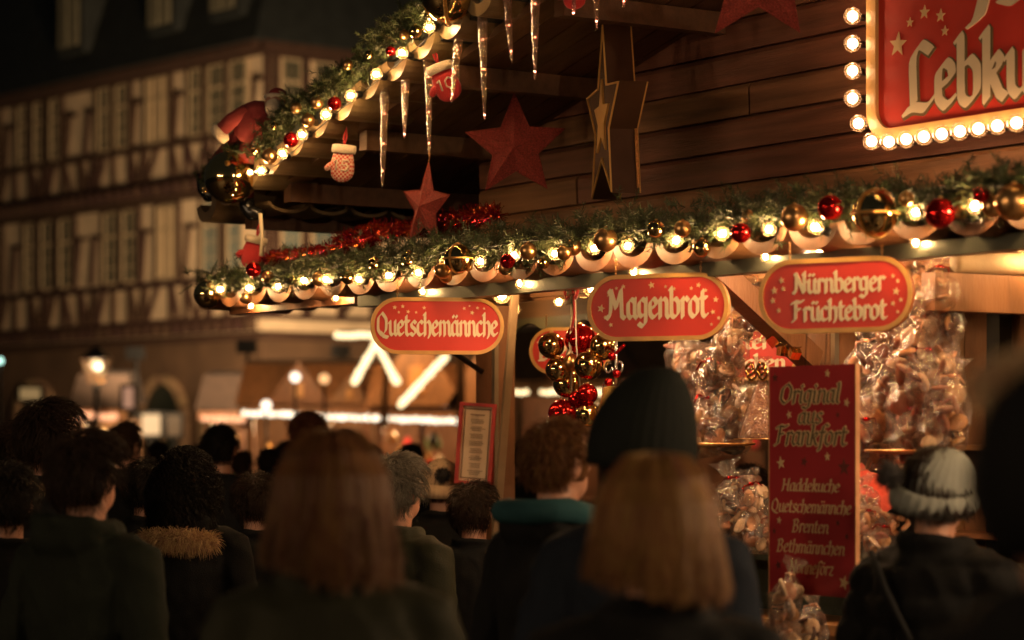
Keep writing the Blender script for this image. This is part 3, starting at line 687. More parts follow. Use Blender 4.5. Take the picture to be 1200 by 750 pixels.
for i in range(1,18):
    u = at(503,32,-.12)[0]+.2*i; bulb(lr, (u,-.12,rake(u)-rake(0)+.01), (-PI/2,0,.3)); cab.append(Vector((u,-.06,rake(u)-rake(0)+.03)))
bulb(lr, (at(293,200,-.12)[0],-.12,at(293,202,-.12)[1]-rake(0)), (-PI/2,0,0), .7)
m = MB(); m.tube(cab, .003, 4); obj('cable', m, BLACK, lr)
# bare bulbs inside under the canopy
li = thing('light_chain', 'bare working bulbs under the canopy, with hidden ones added to light the bags', 'string lights', F(0,0,2.29), TH)
cab = []
for px, py, v_ in ((683,342,1.0),(735,346,.9),(655,338,1.3),(604,345,1.5),(838,352,.9)):
    u, zz, _ = at(px, py, v_); zz = min(zz-2.29,-.05); bulb(li, (u,v_,zz), (0,0,0), 1.0); cab.append(Vector((u,v_,zz+.05)))
for u, v_ in ((2.0,.62),(2.75,.66),(3.25,.30),(3.7,.66),(4.3,.7),(4.5,.4),(5.0,.66),(3.0,1.3),(1.4,.6),(3.9,.32),(2.75,.14),(3.05,.16),(3.9,.14),(4.2,.15),(2.2,.2)):  # bulbs out of sight, some added to brighten the bags
    bulb(li, (u,v_,-.07), (0,0,0), 1.55); cab.append(Vector((u,v_,-.0)))
m = MB()
for c in cab: m.tube([c,c+Vector((0,0,.03 if c.z > -.02 else -c.z+.0))], .004, 4)
obj('cable', m, BLACK, li)

# ------------------------------------------------------------------ baubles and other ornaments
def cap_mb(r):
    m = MB(); m.lathe([(.16*r,.93*r),(.17*r,1.1*r),(.05*r,1.12*r)],8)
    m.tube([(0,0,1.1*r)]+[(.1*r*math.sin(a),0,1.2*r-.1*r*math.cos(a)) for a in (0,1,2,3.1,4,5,6.2)], .02*r, 4); return m
def bauble(px, py, rpx, v_, material, label, band=False, cat='bauble', group='baubles in the garlands'):
    u, zz, Pw = at(px, py, v_); r = rpx*Pw.y/FPX
    t = thing('bauble', label, cat, Pw, TH+R.uniform(-.5,.5), group)
    m = MB(); m.ball((0,0,0), r, 28, 18); obj('ball', m, material, t)
    obj('cap', cap_mb(r), GOLDM, t)
    if band:
        for rz_, rr in ((0.0,1.03),(PI/2,1.03)):
            m = MB(); m.tube([(rr*r*math.cos(a),0,rr*r*math.sin(a)) for a in [2*PI*i/24 for i in range(25)]], .07*r, 6, cap=False)
            obj('glitter_band', m, GOLDG, t, (0,0,.0), (0.0 if rz_ else PI/2,0,rz_+.4))
    return t
bauble(270,208,31,-.12,GOLD,'large mirror gold ball at the lower end of the sloping garland')
bauble(525,-6,33,-.10,GOLD,'large mirror gold ball cut off by the top edge of the sloping garland', True)
bauble(243,345,16,-.08,GOLD,'gold ball at the far left end of the low eave')
bauble(537,303,17,-.13,GOLD,'gold ball with glitter bands in the low garland above the leftmost hanging sign', True)
bauble(1026,250,27,-.13,GOLD,'large gold ball with glitter bands above the right oval sign', True)
for x,y,r,mt,l in ((519,317,10,GOLDM,'matt gold ball just left of the banded gold ball'),(595,306,9,REDM,'small red ball in the low garland near the menu post'),
    (619,294,10,GOLDM,'small matt gold ball right of the small red ball'),(710,281,14,GOLDM,'matt gold ball in the garland left above the Magenbrot sign'),
    (868,273,12,REDM,'red ball above the wooden brace'),(931,255,16,GOLDM,'matt gold ball left above the right oval sign'),
    (973,243,15,REDM,'dark red ball between the matt gold and the large banded gold ball'),(1102,250,18,REDM,'red ball right of the large banded gold ball'),
    (1188,237,22,GOLDM,'matt gold ball at the right edge of the low garland'),(297,316,9,REDM,'little red ball under the red mitten at the left end'),
    (392,121,8,REDM,'red ball midway up the sloping garland'),(341,164,9,REDM,'red ball low on the sloping garland'),
    (361,141,8,GOLDM,'small gold ball low on the sloping garland'),(316,183,9,GOLDM,'small gold ball beside the lowest bulbs of the sloping garland'),
    (487,37,8,GOLD,'small gold ball near the top of the sloping garland'),(458,60,6,REDM,'tiny red ball near the top of the sloping garland'),
    (661,296,9,GOLDM,'small gold ball between the post and the Magenbrot sign'),(800,268,10,GOLDM,'small gold ball above the Magenbrot sign'),
    (1062,233,9,GOLDM,'small gold ball behind the large banded ball'),(1150,228,10,REDM,'small red ball near the right edge, high in the greenery')):
    bauble(x,y,r,-.12,mt,l)
SB1 = MB(); SB1.ball((0,0,0), 1, 20, 12); SBM = SB1.mesh('ball'); CAPM = cap_mb(1).mesh('cap'); SBM.materials.append(GOLDM); CAPM.materials.append(GOLDM)
def small_ball(u, v_, z_, r, mt, label, grp):
    t = thing('bauble', label, 'bauble', F(u,v_,z_), TH+R.uniform(0,6), grp)
    obj('ball', SBM, mt, t, None, None, r); obj('cap', CAPM, GOLDM, t, None, None, r)
for i in range(36):
    u = .18+.225*i+R.uniform(-.05,.05)
    small_ball(u, -.09+R.uniform(-.02,.03), ZF+.03+R.uniform(-.015,.085), R.uniform(.018,.032), R.choice([GOLD,GOLDM,GOLDM]), 'small gold ball beside the %s globe bulb from the left on the low garland' % nth(i+1), 'small gold balls of the low garland')
for i in range(22):
    u = .2+.2*i+R.uniform(-.05,.05)
    small_ball(u, -.12+R.uniform(-.02,.02), rake(u)-.05+R.uniform(-.01,.06), R.uniform(.016,.028), R.choice([GOLD,GOLDM]), 'small gold ball beside the %s globe bulb from the bottom of the sloping garland' % nth(i+1), 'small gold balls of the sloping garland')
# hanging bunch of glass balls
ub, zb, Pb = at(672,372,.45)
bb = [(646,405,13.5,GOLD,'l'),(680,398,16,REDM,''),(707,406,14,GOLD,''),(654,433,13,GOLD,''),(690,428,15,GOLD,''),(664,450,14,GOLD,''),(688,462,11,REDM,''),(676,468,9,REDM,''),(659,485,15,REDM,''),(689,486,13,GOLD,''),(670,425,9,GOLDM,'')]
bl = ['gold ball at the left of the hanging bunch','largest red ball near the top of the hanging bunch','pale gold ball at the right of the hanging bunch','second gold ball down the left side of the bunch','gold ball under the top red ball of the bunch','gold ball in the middle of the hanging bunch','small red ball at right middle of the bunch','smallest red ball deep inside the bunch','red ball at the bottom left of the bunch','gold ball at the bottom right of the bunch','small matt gold ball at the core of the bunch']
for (x,y,r,mt,_), l in zip(bb, bl): bauble(x,y,r*1.15,.45+R.uniform(-.05,.05),mt,l,group='glass balls of the hanging bunch')
rb = thing('ribbon_bow', 'red and white ribbon holding the bunch of glass balls', 'ribbon', Pb, TH)
m = MB(); 
for i in range(5):
    a = R.uniform(-.04,.04); m.tube([(0,0,.16),(a*.3,0,.05),(a,R.uniform(-.02,.02),-.1),(a*1.2,0,-.34+.05*i)], .0035, 5)
obj('strands', m, CREAM, rb)
m = MB(); m.ball((0,-.01,.1),.012,8,6)
for s in (-1,1): m.tube([(0,0,.1),(s*.03,-.01,.13),(s*.045,-.01,.1),(s*.03,-.01,.07),(0,0,.1)], .006, 6)
m.tube([(0,0,.1),(.02,-.01,.0),(.0,-.01,-.05)], .005, 5); obj('bow', m, FELT, rb)
m = MB(); nd_ = MB(); sprigs(nd_, m, [Vector((0,0,.14)),Vector((.01,0,.1))], 14, .03); obj('needles', nd_, NEEDLE, rb, kind='stuff')
# glitter bell with curled wires
u_, z_, Pw = at(722,470,.45)
t = thing('bell', 'gold glitter bell with curly silver wires hanging under the Magenbrot sign', 'bell', Pw, TH)
m = MB(); m.lathe([(.075,-.1),(.082,-.1),(.068,-.04),(.05,.03),(.046,.05),(.03,.055)],20); obj('cone', m, GOLDG, t)
m = MB(); m.tube([(0,0,.05),(0,0,.24)], .006, 6)
for s in (-1,1):
    m.tube([(s*.01,0,.06),(s*.05,0,.08),(s*.075,0,.07),(s*.085,0,.03)], .004, 5); m.tube([(s*.01,0,.1)]+[(s*(.035+.02*math.cos(a)),-.01,.125+.02*math.sin(a)) for a in [PI+i*.7 for i in range(9)]], .004, 5)
obj('wire', m, mat('silver_wire',(.75,.7,.62),.25,.8), t)
for x, zz in ((.03,.1),(-.02,.07),(0,.165)):
    m = MB(); m.ball((x,-.02,zz),.016,10,8); obj('berry', m, REDM, t)
m = MB(); m.tube([(-.05,0,.2),(0,0,.175),(.05,0,.205)], .007, 6); obj('bow', m, REDM, t)

# icicles
def icicle(px0, py0, py1, px1, v_, label):
    u, zz, Pw = at(px0, py0, v_); L = (py1-py0)/FPX*Pw.y; dx = (px1-px0)/FPX*Pw.y
    t = thing('icicle', label, 'icicle', Pw, 0, 'lit icicles under the sloping garland')
    m = MB(); n = 9; pr = []
    for i in range(n):
        s = i/(n-1); pr.append(((.0165*(1-s)**.8+.0035)*(1+R.uniform(-.08,.08)), -s*L))
    m.loft([[(dx*-zq/L+r*math.cos(2*PI*k/9), r*math.sin(2*PI*k/9), zq) for k in range(9)] for r, zq in pr], False); obj('spike', m, ICE, t)
    m = MB(); m.lathe([(.014,0),(.016,.004),(.013,.02),(.004,.026)],8); m.tube([(0,0,.02),(.01,0,.05),(.0,0,.1)],.0015,4); obj('cap', m, ICE, t)
    for i in range(3):
        s = (.25,.55,.9)[i]+R.uniform(-.06,.06); m = MB(); m.ball((dx*s,-.004,-s*L),.0035,6,4); obj('led', m, PINK, t)
for i,(a) in enumerate(((451,107,218,448),(475,88,162,474),(502,62,183,503),(538,40,120,529),(565,15,140,568),(592,-25,73,600),(627,-20,93,627),(699,-60,35,699),(673,-20,18,672),(731,-40,9,731))):
    icicle(*a[:3],a[3],-.02, '%s icicle from the left hanging under the sloping garland'%ORD[i])

# puffy red stars
def puffy(px, py, R_, v_, rz, label, tilt=0):
    u, zz, Pw = at(px, py, v_); t = thing('star', label, 'star', Pw, rz, 'red hanging stars')
    pl = star_poly(R_, inner=.45, rot=tilt); n_ = len(pl); m = MB()
    vs = [(x,0,z_) for x,z_ in pl]+[(0,-.032,0),(0,.032,0)]
    m.add(vs, [(i,(i+1)%n_,n_) for i in range(n_)]+[((i+1)%n_,i,n_+1) for i in range(n_)]); obj('body', m, REDG, t)
    m = MB(); m.tube([(x,0,z_) for x,z_ in pl]+[(pl[0][0],0,pl[0][1])], .004, 5); obj('seam', m, REDG, t)
    m = MB(); m.tube([(pl[0][0],0,pl[0][1]),(pl[0][0]+.008,0,R_+.03),(pl[0][0],0,R_+.06)], .003, 5); obj('hook', m, GOLDM, t)
puffy(604,172,.205,.42,-.12,'wide red glitter star hanging in the middle below the gable roof',-.02)
puffy(499,242,.17,.14,-.95,'narrow turned red star behind the garland, left of the middle star',.12)
puffy(891,-32,.235,.12,-.35,'red star cut off by the top edge, near the boarded wall',.05)
# box star
u_, z_, Pw = at(722,140,.45)
t = thing('box_star', 'dark box star with yellow outline hanging edge-on before the boards', 'star', Pw, -1.41)
pl = star_poly(.35, inner=.43, rot=.03, sx=.9); m = MB(); m.prism(pl, -.05, .05); obj('box', m, mat('box_brown',(.09,.04,.02),.6,var=.2,spec=.25), t)
def star_band(pl0, pl1, y0, y1):
    m = MB(); n_ = len(pl0)
    for i in range(n_):
        j = (i+1)%n_
        a,b,c,d = pl0[i],pl0[j],pl1[j],pl1[i]
        m.add([(a[0],y0,a[1]),(b[0],y0,b[1]),(c[0],y0,c[1]),(d[0],y0,d[1]),(a[0],y1,a[1]),(b[0],y1,b[1]),(c[0],y1,c[1]),(d[0],y1,d[1])],[(0,1,2,3),(4,7,6,5),(0,4,5,1),(2,6,7,3)])
    return m
YL = mat('star_yellow',(.75,.42,.12),.4,var=.1)
for yy in (-.056,.05): obj('outline', star_band([(a*.99,b*.99) for a,b in pl],[(a*.94,b*.94) for a,b in pl],yy,yy+.006), YL, t)
m = MB(); m.prism([(a*.42,b*.42) for a,b in pl], -.058, -.05); obj('inner_star', m, YL, t)
m = MB(); m.box((0,.0,.40),(.02,.09,.2)); obj('hanger', m, WOODB, t)
m = MB(); m.tube([(pl[4][0]+.005,.045,pl[4][1]+.02),(pl[3][0]+.01,.045,pl[3][1])],.006,6); obj('edge_light', m, mat('edge_orange',(.85,.35,.1),.3,var=.3,vscale=90,bump=.8,bscale=200), t)

# mittens
def mitten(px, py, s, v_, rz, tilt, body, txt, label):
    u, zz, Pw = at(px, py, v_); t = thing('mitten', label, 'mitten', Pw, rz, rot=(0,tilt,rz))
    def rings(prof, d): return [[((cx+w*math.cos(2*PI*k/18))*s, d*w*math.sin(2*PI*k/18)*s*1.0, z_*s) for k in range(18)] for cx,w,z_ in prof]
    m = MB(); m.loft(rings([(0,.3,.45),(0,.36,.2),(.01,.4,0),(.03,.4,-.2),(.03,.35,-.38),(.02,.24,-.5),(.02,.08,-.56)],.35)); 
    m.loft(rings([(-.2,.1,.1),(-.34,.15,.0),(-.44,.15,-.14),(-.48,.06,-.24)],.6)); obj('hand_part', m, body, t)
    m = MB(); m.loft(rings([(0,.3,.36),(0,.39,.37),(0,.42,.48),(0,.4,.62),(0,.33,.64)],.5)); obj('cuff', m, FUR, t)
    m = MB(); m.tube([(0,0,.6*s),(.05*s,0,.9*s),(0,0,1.2*s),(-.05*s,0,.9*s),(0,0,.6*s)], .035*s, 5); obj('loop', m, FELT, t)
    if txt:
        m = MB()
        D = {'1':[[(-.02,.8),(.14,1),(.14,0)]],'0':[[(.2,1),(.0,.75),(.0,.25),(.2,0),(.4,.25),(.4,.75),(.2,1)]],'5':[[(.4,1),(.05,1),(.02,.55),(.25,.62),(.4,.4),(.3,.05),(0,.05)]]}
        x = -.22
        for ch in txt:
            for st in D[ch]: m.tube([((x+a*.55)*s,-.145*s,(-.2+b*.34)*s) for a,b in st], .03*s, 5)
            x += .24
        obj('number', m, FUR, t)
chm, cht, chb = new_mat('red_check'); ck = N(cht,'ShaderNodeTexChecker'); ck.inputs['Scale'].default_value = 115
ck.inputs['Color1'].default_value = (.55,.05,.04,1); ck.inputs['Color2'].default_value = (.7,.5,.35,1); tcc = N(cht,'ShaderNodeTexCoord'); cht.links.new(tcc.outputs['Object'],ck.inputs['Vector']); cht.links.new(ck.outputs[0],chb.inputs['Base Color']); chb.inputs['Roughness'].default_value = .9
mitten(522,98,.125,.0,-.1,-.35,FELT,'10','red felt mitten numbered 10 with cream cuff among the icicles')
mitten(401,193,.125,.0,-.2,.12,chm,'15','red checked mitten numbered 15 hanging under the sloping roof')
mitten(296,297,.12,-.02,.0,.25,FELT,'','plain red mitten with cream cuff hanging at the left end of the low eave')
mitten(672,-8,.1,-.02,0,0,FELT,'','small red mitten cut off by the top edge among the icicles')
m = MB(); a_ = at(305,250,-.03)[2]; b_ = at(306,300,-.03)[2]; m.tube([a_,a_.lerp(b_,.5)+Vector((.006,0,0)),b_],.008,6); tag(obj('rope', m, CREAM),'short white rope between the upper and lower eave at the left','rope')

# climbing santa doll
u_, z_, Pw = at(298,143,-.10)
t = thing('santa_doll', 'stuffed Santa doll in red coat climbing over the sloping roof edge', 'doll', Pw, -.3)
m = MB(); m.ball((0,0,0),(.1,.07,.085),16,10,Matrix.Rotation(-.6,4,'Y')); m.tube([(-.02,-.03,.04),(-.08,-.06,0),(-.12,-.07,-.04)],[.035,.032,.03],10); obj('coat', m, FELTD, t)
m = MB(); m.lathe([(.03,0),(.042,.005),(.045,.03),(.03,.04)],12,(0,0,0),M=Matrix.Translation((-.14,-.07,-.065))@Matrix.Rotation(.9,4,'Y')); obj('cuff', m, FUR, t)
m = MB(); m.ball((.1,-.02,.07),(.042,.04,.045),14,10); obj('head', m, SKIN, t)
m = MB(); m.ball((.105,-.045,.05),(.036,.03,.04),12,8); m.tube([(.06,-.02,.1),(.1,-.05,.1),(.14,-.02,.1)],.012,6); obj('beard', m, FUR, t)
m = MB(); m.lathe([(.045,0),(.04,.03),(.025,.05),(.005,.055)],12,M=Matrix.Translation((.1,0,.085))@Matrix.Rotation(.4,4,'Y')); obj('hat', m, FELTD, t)
for bx, bz, s in ((at(240,222,.0)[2],0,1),(at(290,243,.0)[2],0,1)):
    q = Matrix.Rotation(.3,4,'Z').inverted()@(bx-Pw) if False else (bx-Pw)
    q = Matrix.Rotation(.3,3,'Z')@q
    m = MB(); m.tube([(0,0,0),(q.x*.5-.03,q.y*.5,q.z*.5),(q.x,q.y,q.z+.05)],[.045,.036,.03],10); obj('leg', m, FELTD, t)
    m = MB(); m.tube([(q.x-.01,q.y,q.z+.07),(q.x,q.y,q.z),(q.x+.02,q.y,q.z-.025),(q.x+.075,q.y-.02,q.z-.035)],[.032,.034,.034,.022],12); obj('boot', m, mat('black_boot',(.015,.014,.013),.25,var=.1,bump=.05), t)

# ------------------------------------------------------------------ signs
def rrect(w, h, r, n=8):
    pl = []
    for cx, cz, a0 in ((w/2-r,h/2-r,0),(-w/2+r,h/2-r,PI/2),(-w/2+r,-h/2+r,PI),(w/2-r,-h/2+r,3*PI/2)):
        pl += [(cx+r*math.cos(a0+PI/2*i/n), cz+r*math.sin(a0+PI/2*i/n)) for i in range(n+1)]
    return pl
def ring(pl0, pl1, y0, y1): return star_band(pl0, pl1, y0, y1)
def oval_sign(px, py, v_, w, h, rz, lines, label, stars, chains=(-.3,.3), roll=0):
    u, zz, Pw = at(px, py, v_); t = thing('sign', label, 'sign', Pw, rot=(0,roll,rz), group='red oval signs under the eave')
    r = h/2-.002; m = MB(); m.prism(rrect(w,h,r), -.006, .008); obj('board', m, RED, t)
    obj('border', ring(rrect(w,h,r), rrect(w-.028,h-.028,r-.014), -.010, .010), OCHRE, t)
    m = MB()
    for (txt, cx, y0, wd, hh) in lines: write(m, txt, cx, y0, wd, hh, nib=.26, ang=40, off=.0085)
    obj('lettering', m, CREAM, t)
    for x, z_, rr in stars:
        m = MB(); star(m, x, z_, rr, .0085, R.uniform(-.3,.3)); obj('painted_star', m, BUFF, t)
    for c in chains:
        for q in range(6):
            m = MB(); a = [2*PI*i/10 for i in range(11)]
            m.tube([(.0035*math.cos(x) if q%2 else 0, 0 if q%2 else .0035*math.cos(x), .0055*math.sin(x)) for x in a], .0009, 4, cap=False)
            obj('chain_link', m, GOLDM, t, (c*w, 0, h/2+.006+.0085*q))
    return t
oval_sign(512.5,382,-.04,.5,.212,.14,[('Quetschemännche',0,-.037,.455,.056)],'red oval sign lettered Quetschemännche beside the wooden post',
   [(-.16,.068,.009),(-.13,.072,.008),(-.145,.05,.006),(-.11,.052,.008),(-.08,.05,.006),(-.05,.067,.008),(.1,.066,.007),(.13,.05,.009),(.15,.068,.007),(.175,.066,.006),(.12,.075,.005)])
oval_sign(771,360,-.04,.5,.218,-.46,[('Magenbrot',0,-.036,.355,.066)],'red oval sign lettered Magenbrot in the middle of the eave',
   [(-.2,.0,.014),(-.17,.045,.01),(-.185,-.03,.007),(-.165,-.055,.008),(-.12,.07,.008),(-.145,.065,.006),(-.02,.072,.012),(.03,.066,.006),(.06,.058,.006),(.12,.058,.007),(.145,.068,.009),(.17,.05,.007),(.205,.02,.01),(.195,-.02,.009),(.215,-.04,.007),(.19,-.06,.006),(-.14,.03,.005)])
oval_sign(979,346,-.04,.505,.222,-.6,[('Nürnberger',.015,.008,.30,.042),('Früchtebrot',.015,-.075,.31,.042)],'larger-looking red oval sign in two lines, Nürnberger Früchtebrot, nearest the tall panel',
   [(-.2,.02,.012),(-.175,.05,.01),(-.17,.025,.008),(-.205,-.01,.01),(-.185,-.04,.008),(.19,.05,.007),(.205,.035,.007),(.2,.005,.012),(.215,-.02,.007),(.19,-.03,.008),(.205,-.055,.006)])
oval_sign(669,411,1.1,.36,.2,-.25,[('Brenten',-.0,-.04,.28,.06)],'small red oval sign behind the hanging glass balls',[(-.13,.05,.008),(.12,.05,.008)])
oval_sign(886,415,1.1,.34,.2,-.35,[('ster',-.01,.02,.14,.04),('chen',.04,-.06,.16,.04)],'small red sign half hidden between the brace and the tall panel',[(.14,-.02,.007)],())
# tall panel
uA, zA, _ = at(902,430,-.06); uB, zB, _ = at(1003,428,-.06); _, zC, _ = at(902,693,-.06)
w = uB-uA; h = zA-zC
t = thing('sign', 'tall red price-board style panel headed Original aus Frankfort', 'sign', F((uA+uB)/2,-.06,(zA+zC)/2), TH-.0)
m = MB(); m.box((0,.005,0),(w,.012,h)); obj('board', m, DRED, t)
for x in (-w/2-.001,w/2+.001):
    m = MB(); m.box((x,.005,0),(.004,.016,h+.004)); obj('edge', m, mat('edge_buff',(.6,.3,.15),.4), t)
def px2(x, y): return ((x-952.5)/101*w, -(y-563.5)/267*h)
L1, L2, L3 = MB(), MB(), MB()
hp = h/267
for txt, cx, y, wd, xh in (('Original',951,474,72,15.5),('aus',952,498,28,13.5),('Frankfort',952,523,84,16)):
    a, b = px2(cx, y); write(L1, txt, a-.006, b, wd/101*w, xh*hp, .17, 35, .08, .16, .055, off=.002); write(L2, txt, a-.006, b, wd/101*w, xh*hp, .17, 35, .08, .16, -.012, off=.0024)
for txt, cx, y, wd, xh in (('Haddekuche',952,577,68,10),('Quetschemännche',952,602,94,10.5),('Brenten',952,625,43,10.5),('Bethmännchen',952,649,80,10.5),('Nonneförz',953,673,52,10.5)):
    a, b = px2(cx, y); write(L3, txt, a-.006, b, wd/101*w, xh*hp, .17, 35, .07, .16, 0, off=.002)
obj('lettering_outline', L1, BUFF, t); obj('lettering', L2, OLIVE, t); obj('lettering_list', L3, BUFF, t)
m1, m2 = MB(), MB()
for x,y,r in ((971,440,5),(993,474,5.5),(926,487,5.5),(916,544,8),(971,536,5.5),(914,612,5),(934,686,5),(990,680,9)): a,b = px2(x,y); m1 = MB(); star(m1, a, b, r*hp, .002, R.uniform(-.3,.3)); obj('light_star', m1, BUFF, t)
for x,y,r in ((909,443,6),(944,542,6.5),(990,548,11),(983,488,4),(983,612,4),(993,627,4),(908,625,4),(913,665,6)): a,b = px2(x,y); m2 = MB(); star(m2, a, b, r*hp, .002, R.uniform(-.3,.3)); obj('dark_star', m2, mat('star_dark',(.16,.03,.02),.5), t)
m = MB(); m.tube([(-.03,0,h/2),(-.03,.02,h/2+.3)],.002,4); m.tube([(.06,0,h/2),(.06,.02,h/2+.3)],.002,4); obj('wire', m, BLACK, t)
# big sign with bulbs, on the boards
_, zb_, _ = at(1070,163,.72)
w, h = 1.5, .95
ub0 = at(1019,100,.72)[0]; cz = zb_+h/2
t = thing('sign', 'big red Lebkuchen sign ringed with globe bulbs on the boarded wall', 'sign', F(ub0+w/2,.72,cz), TH)
rr = .115; m = MB(); m.prism(rrect(w,h,rr), -.0, .09); obj('board', m, RED, t)
obj('border', ring(rrect(w,h,rr), rrect(w-.09,h-.09,rr-.04), -.015, .0), mat('gold_border',(.55,.33,.12),.4,var=.15,coat=.3), t)
m = MB(); m2 = MB()
def bp_(px, py):
    u, zz, _ = at(px, py, .71); return u-(ub0+w/2), zz-cz
a, b = bp_(1060,133); c, d = bp_(1200,113); wd = (c-a)*1.86
write(m2, 'Lebkuchen', a+wd/2+.004, b-.004, wd, .15, .25, 40, .07, 0, .03, off=.003, rise=0)
write(m, 'Lebkuchen', a+wd/2, b, wd, .15, .25, 40, .07, 0, 0, off=.0036)
a2, b2 = bp_(1135,20); write(m, 'fst', a2+.2, b2+.02, .4, .125, .25, 40, .07, .15, 0, off=.005)
obj('lettering_shade', m2, OLIVE, t); obj('lettering', m, CREAM, t)
m = MB()
for x,y,r in ((1050,52,15),(1064,26,6),(1081,14,8.5),(1100,18,8),(1105,36,6.5),(1082,-5,5)): a,b = bp_(x,y); m = MB(); star(m, a, b, r/FPX*8.0, .003, .1); obj('painted_star', m, BUFF, t)
SGLASS = clear('sign_bulb_glass', (1,.9,.75), .08, .6, .05, body=.07, bodycol=(1,.75,.5))
sb = MB(); sb.ball((0,0,0),.03,14,10); SB = sb.mesh('bulb'); SB.materials.append(SGLASS)
sf = MB(); sf.ball((0,0,0),(.018,.018,.018),8,6); SF = sf.mesh('filament'); SF.materials.append(SIGNB)
ss = MB(); ss.lathe([(.012,0),(.013,.05)],8); SS = ss.mesh('socket'); SS.materials.append(BLACK)
def sbulb(x, z_, ang):
    b = obj('bulb', SB, SGLASS, t, (x,-.045,z_)); obj('filament', SF, SIGNB, b)
    obj('socket', SS, BLACK, b, (0,.02,0), (-PI/2,0,0))
per = []
mg = .03
zz = h/2-.05
for i in range(9):
    z_ = -h/2+.16+i*.0925
    if z_ < h/2: per.append((-w/2-.035,z_))
per += [(-w/2-.005,-h/2+.072),(-w/2+.06,-h/2+.005)]
x = -w/2+.145
while x < w/2-.1: per.append((x,-h/2-.005)); x += .083
for x, z_ in per: sbulb(x, z_, 0)
# framed menu on the post
P0 = at(558,520,.74)[2]; w, h = .158, .345
t = thing('menu_board', 'framed printed menu in a red frame fixed to the wooden post', 'notice', P0, rot=(0,.07,-.22))
m = MB(); m.box((0,0,0),(w-.02,.012,h-.02)); obj('paper', m, PAPER, t)
m = MB()
for x,z_,a,b in ((-w/2+.007,0,.016,h),(w/2-.007,0,.016,h),(0,h/2-.007,w-.03,.014),(0,-h/2+.007,w-.03,.014)): m.box((x,-.006,z_),(a,.026,b))
obj('frame', m, mat('red_frame',(.42,.035,.025),.4), t)
m = MB(); nx, nz = 22, 52
for i in range(nx):
    x = -w/2+.024+(w-.048)*i/(nx-1)
    for z_ in (h/2-.026,-h/2+.026): m.box((x,-.0075,z_),(.0035,.002,.0045))
for i in range(nz):
    z_ = -h/2+.026+(h-.052)*i/(nz-1)
    for x in (-w/2+.024,w/2-.024): m.box((x,-.0075,z_),(.0045,.002,.0035))
obj('dashed_border', m, INK, t)
m = MB(); z_ = h/2-.05
m.box((0,-.0075,z_),(.062,.002,.006)); z_ -= .02
for blk in range(8):
    for ln in range(3):
        wd = R.uniform(.035,.06); x = -wd/2
        while x < wd/2: l = R.uniform(.004,.009); m.box((x+l/2,-.0075,z_),(l,.002,.0028)); x += l+.0025
        z_ -= .0075
    z_ -= .0085
obj('print', m, mat('grey_ink',(.3,.2,.14),.8), t)

# ------------------------------------------------------------------ cellophane bags of biscuits
BR = [mat('biscuit_brown',(.4,.18,.085),.6,var=.3,vscale=40,bump=.4,bscale=120,rnd=.3), mat('biscuit_pink',(.52,.25,.12),.6,var=.2,vscale=40,bump=.3,bscale=120,rnd=.2),
      mat('icing_white',(.7,.5,.33),.5,var=.15,vscale=40,bump=.2,bscale=120,rnd=.15), mat('chocolate',(.1,.04,.02),.35,var=.2,vscale=30,bump=.2,bscale=80,rnd=.2)]
BAGS = []
for s in range(5):
    rr = random.Random(100+s); m = MB(); nseg = 16
    prof = [(.02,0),(.058,.004),(.072,.03),(.074,.07),(.068,.11),(.048,.145),(.022,.165),(.009,.175),(.022,.19),(.04,.215),(.05,.235)]
    rings = []
    for i,(r_,z_) in enumerate(prof):
        ring_ = []
        for k in range(nseg):
            jit = rr.uniform(-.16,.16) if i < 7 else rr.uniform(-.45,.45)
            if i >= 9 and k%2: jit -= .35
            q = r_*(1+jit); ring_.append((q*math.cos(2*PI*k/nseg), q*.8*math.sin(2*PI*k/nseg), z_+rr.uniform(-.006,.006)))
        rings.append(ring_)
    m.loft(rings, False, cap=False); BAGS.append(m.mesh('wrapper'))
CK = []
for s in range(4):
    rr = random.Random(200+s); m = MB()
    if s%2: m.ball((0,0,0),(.03,.017,.008),9,6)
    else: m.lathe([(.008,-.006),(.026,-.005),(.029,0),(.025,.005),(.008,.0065)],9)
    m.v = [tuple(c*(1+rr.uniform(-.12,.12)) for c in p) for p in m.v]; CK.append(m.mesh('biscuit'))
tie = MB(); tie.lathe([(.009,-.006),(.013,-.003),(.013,.003),(.009,.006)],8); tie.tube([(.01,0,0),(.03,-.015,.004),(.05,-.01,-.02)],.003,4); tie.tube([(-.01,0,0),(-.03,-.015,-.004),(-.035,-.01,-.03)],.003,4); TIE = tie.mesh('ribbon')
KN = ['brown','pink','white-iced','chocolate']
def bag(P, s, label, kinds, group, tilt=.25, ncook=9):
    t = thing('sweet_bag', label, 'bag of biscuits', P, rot=(R.uniform(-tilt,tilt),R.uniform(-tilt,tilt),R.uniform(0,6.28)), group=group, scale=(s,)*3)
    obj('wrapper', R.choice(BAGS), CELLO, t); obj('ribbon', TIE, GOLDR if R.random() < .7 else REDM, t, (0,0,.175))
    for i in range(ncook):
        a = R.uniform(0,6.28); q = R.uniform(.0,.042) if i%3 == 0 else R.uniform(.03,.045)
        kd = R.choice(kinds); obj('biscuit', R.choice(CK), BR[kd], t, (q*math.cos(a), q*.75*math.sin(a), .02+.115*(i+.5)/ncook+R.uniform(-.008,.008)), (R.uniform(-1.4,1.4),R.uniform(-1.4,1.4),R.uniform(0,3)), R.uniform(.95,1.4))
def bag_at(px, py, v_, rpx, label, kinds, group, tilt=.25, nc=9):
    u, zz, Pw = at(px, py, v_); s = rpx/FPX*Pw.y/.075; bag(Pw-Vector((0,0,.085*s)), s, label, kinds, group, tilt, nc)
